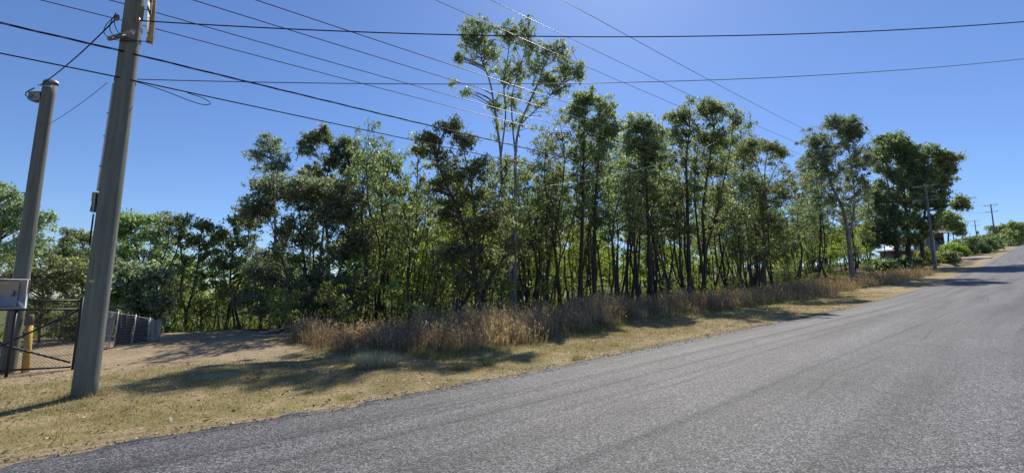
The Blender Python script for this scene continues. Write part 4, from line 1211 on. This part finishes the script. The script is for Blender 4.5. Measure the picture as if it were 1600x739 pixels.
def undergrowth():
    rs = np.random.RandomState(90); mb = MB()
    n = 60000; s = rs.uniform(-22, 75, n); t = 15.5 + rs.rand(n) ** 1.3 * 36
    pt = wob(s, t, .5) + .6 * wob(s, t, 1.6)
    k = (pt > rs.uniform(-1.6, 1.2, n)) & ~((s > -7) & (s < 3.6) & (t < 21.5)); s, t = s[k], t[k]; m = len(s); x, y = xy(s, t)
    far = sstep(18, 40, t)
    blades(mb, np.stack([x, y, terr_st(s, t) - .02], 1), rs.uniform(.15, .7, m) * (1 + .5 * far), rs.uniform(0, 6.283, m), np.abs(rs.normal(.5, .35, m)), .03 * (1 + 1.2 * far) * rs.uniform(.5, 1.5, m), rs)
    prop(mb.build('undergrowth', M_UNDER), 'green weedy undergrowth on the forest floor among the stems', 'undergrowth', kind='stuff')
M_UNDER = blade_mat('undergrowth_blade', [(0, (.06, .08, .025)), (.5, (.12, .15, .04)), (.85, (.19, .22, .07)), (1, (.26, .21, .11))], .45, (2., 2., .9))
undergrowth()

def tuft(px, py, r, h, n, mat, label, seed, w=.007):
    rs = np.random.RandomState(seed); g = hit(px, py); mb = MB()
    a = rs.uniform(0, 6.283, n); q = r * np.sqrt(rs.rand(n))
    base = np.stack([np.cos(a) * q, np.sin(a) * q * .8, np.zeros(n) - .01], 1)
    blades(mb, base, h * rs.uniform(.4, 1.2, n), a + rs.normal(0, .5, n), np.abs(rs.normal(.55, .35, n)), w * rs.uniform(.6, 1.5, n), rs)
    prop(mb.build('grass_tuft', mat, loc=g), label, 'grass tuft')
def weed_clumps():
    rs = np.random.RandomState(95); mb = MB()
    n = 150; s = rs.uniform(-6.5, 16, n); t = T_EDGE + .25 + rs.rand(n) * 4.6
    k = ~((t > 11) & (s < 3.5)); s, t = s[k], t[k]
    ps, pt_ = st(*P0[:2]); a = rs.uniform(0, 6.283, 16)
    s = np.concatenate([s, ps + .19 * np.cos(a)]); t = np.concatenate([t, pt_ + .19 * np.sin(a)])
    for q in range(len(s)):
        nb = rs.randint(14, 50); r_ = rs.uniform(.03, .12)
        x, y = xy(s[q] + rs.normal(0, r_, nb), t[q] + rs.normal(0, r_, nb))
        blades(mb, np.stack([x, y, terr(x, y) - .005], 1), rs.uniform(.04, .13) * rs.uniform(.5, 1.4, nb), rs.uniform(0, 6.283, nb), np.abs(rs.normal(.6, .35, nb)), .006 * rs.uniform(.6, 1.5, nb), rs)
    prop(mb.build('weed_clumps', M_SHORT), 'scattered straw coloured weed clumps over the mown verge', 'grass', kind='stuff')
weed_clumps()
tuft(588, 572, .42, .32, 1500, M_PTUFT, 'pale silvery fluffy grass tuft at the left end of the dry grass', 1)
tuft(716, 578, .10, .24, 120, M_TUFT, 'small spiky green tuft near the road edge, left of two', 2)
tuft(764, 571, .12, .22, 130, M_TUFT, 'small spiky green tuft near the road edge, right of two', 3)
tuft(905, 562, .16, .14, 150, M_SHORT, 'yellowish low tuft on the sunlit verge by the road', 4)

def litter():
    rs = np.random.RandomState(80); mb = MB()
    n = 11000; s = rs.uniform(-7, 34, n); t = T_EDGE + .05 + rs.rand(n) * 8.5
    x, y = xy(s, t); z = terr_st(s, t) + .012
    yaw = rs.uniform(0, 6.283, n); til = rs.normal(0, .35, n)
    ax = np.stack([np.cos(yaw), np.sin(yaw), til], 1); sd = np.stack([-np.sin(yaw), np.cos(yaw), rs.normal(0, .3, n)], 1)
    l = rs.uniform(.015, .05, n)[:, None]; w = l * rs.uniform(.25, .5, n)[:, None]; c = np.stack([x, y, z], 1)
    v = np.stack([c - ax * l, c + sd * w, c + ax * l, c - sd * w], 1).reshape(-1, 3); i = np.arange(n) * 4
    mb.add(v, np.stack([i, i + 1, i + 2, i + 3], 1))
    prop(mb.build('leaf_litter', M_LITTER), 'fallen dry leaves and bark chips over the verge', 'litter', kind='stuff')
litter()

def gravel():
    rs = np.random.RandomState(81); mb = MB()
    n = 4200; s = rs.uniform(-8, 26, n); t = T_EDGE + np.abs(rs.normal(0, .2, n)) * np.where(rs.rand(n) < .35, -.8, 1.)
    x, y = xy(s, t); z = base_z(s) + np.where(t < T_EDGE, .012, .0)
    R = rs.uniform(.004, .012, n) * np.where(rs.rand(n) < .04, 2.2, 1.)
    u = np.array([[1, 0, 0], [-1, 0, 0], [0, 1, 0], [0, -1, 0], [0, 0, 1], [0, 0, -1.]])
    tr = np.array([[0, 2, 4], [2, 1, 4], [1, 3, 4], [3, 0, 4], [2, 0, 5], [1, 2, 5], [3, 1, 5], [0, 3, 5]])
    V = (np.stack([x, y, z], 1)[:, None] + u[None] * R[:, None, None] * rs.uniform(.6, 1.3, (n, 6, 1)))
    mb.add(V.reshape(-1, 3), None, (tr[None] + (np.arange(n) * 6)[:, None, None]).reshape(-1, 3))
    prop(mb.build('road_gravel', M_STONE), 'loose stones along the ragged asphalt edge', 'gravel', kind='stuff')
gravel()

# ------------------------------------------------------------------ light, sky, camera
AZ, EL = math.radians(15.), math.radians(47)
sd = np.array([math.sin(AZ) * math.cos(EL), math.cos(AZ) * math.cos(EL), math.sin(EL)])
sun = bpy.data.lights.new('sun', 'SUN'); sun.energy = 4.6; sun.angle = math.radians(.53); sun.color = (1., .94, .84)
so = bpy.data.objects.new('sun', sun); COL.objects.link(so)
from mathutils import Vector, Matrix
so.rotation_euler = Vector(-sd).to_track_quat('-Z', 'Y').to_euler(); so.location = sd * 60
w = bpy.data.worlds.new('World'); sc.world = w; w.use_nodes = True
nt = w.node_tree
bg = nt.nodes.get('Background') or nt.nodes.new('ShaderNodeBackground')
sky = nt.nodes.new('ShaderNodeTexSky'); sky.sky_type = 'NISHITA'; sky.sun_disc = False
sky.sun_elevation = EL; sky.sun_rotation = AZ; sky.altitude = 200; sky.air_density = 1.; sky.dust_density = .3; sky.ozone_density = 3.5
tint = nt.nodes.new('ShaderNodeMix'); tint.data_type = 'RGBA'; tint.blend_type = 'MULTIPLY'; tint.inputs[0].default_value = 1.
tint.inputs[7].default_value = (.66, .78, 1., 1)      # white balance of the deep blue winter sky
nt.links.new(sky.outputs[0], tint.inputs[6]); nt.links.new(tint.outputs[2], bg.inputs['Color']); bg.inputs['Strength'].default_value = .10
cam = bpy.data.cameras.new('camera'); co = bpy.data.objects.new('camera', cam); COL.objects.link(co)
cam.sensor_width = 36.; cam.lens = 36. * F / 1600; cam.clip_start = .05; cam.clip_end = 3000
M = Matrix(((_rt[0], _up[0], -_fw[0], CAM[0]), (_rt[1], _up[1], -_fw[1], CAM[1]), (_rt[2], _up[2], -_fw[2], CAM[2]), (0, 0, 0, 1)))
co.matrix_world = M
sc.camera = co
vs = sc.view_settings; vs.view_transform = 'Standard'; vs.look = 'None'; vs.gamma = 1.; vs.exposure = .35; vs.use_curve_mapping = False
cy = sc.cycles
cy.max_bounces = 10; cy.diffuse_bounces = 6; cy.glossy_bounces = 3; cy.transmission_bounces = 6; cy.transparent_max_bounces = 8
cy.caustics_reflective = False; cy.caustics_refractive = False
try: cy.use_denoising = True; cy.denoising_input_passes = 'RGB_ALBEDO_NORMAL'
except Exception: pass
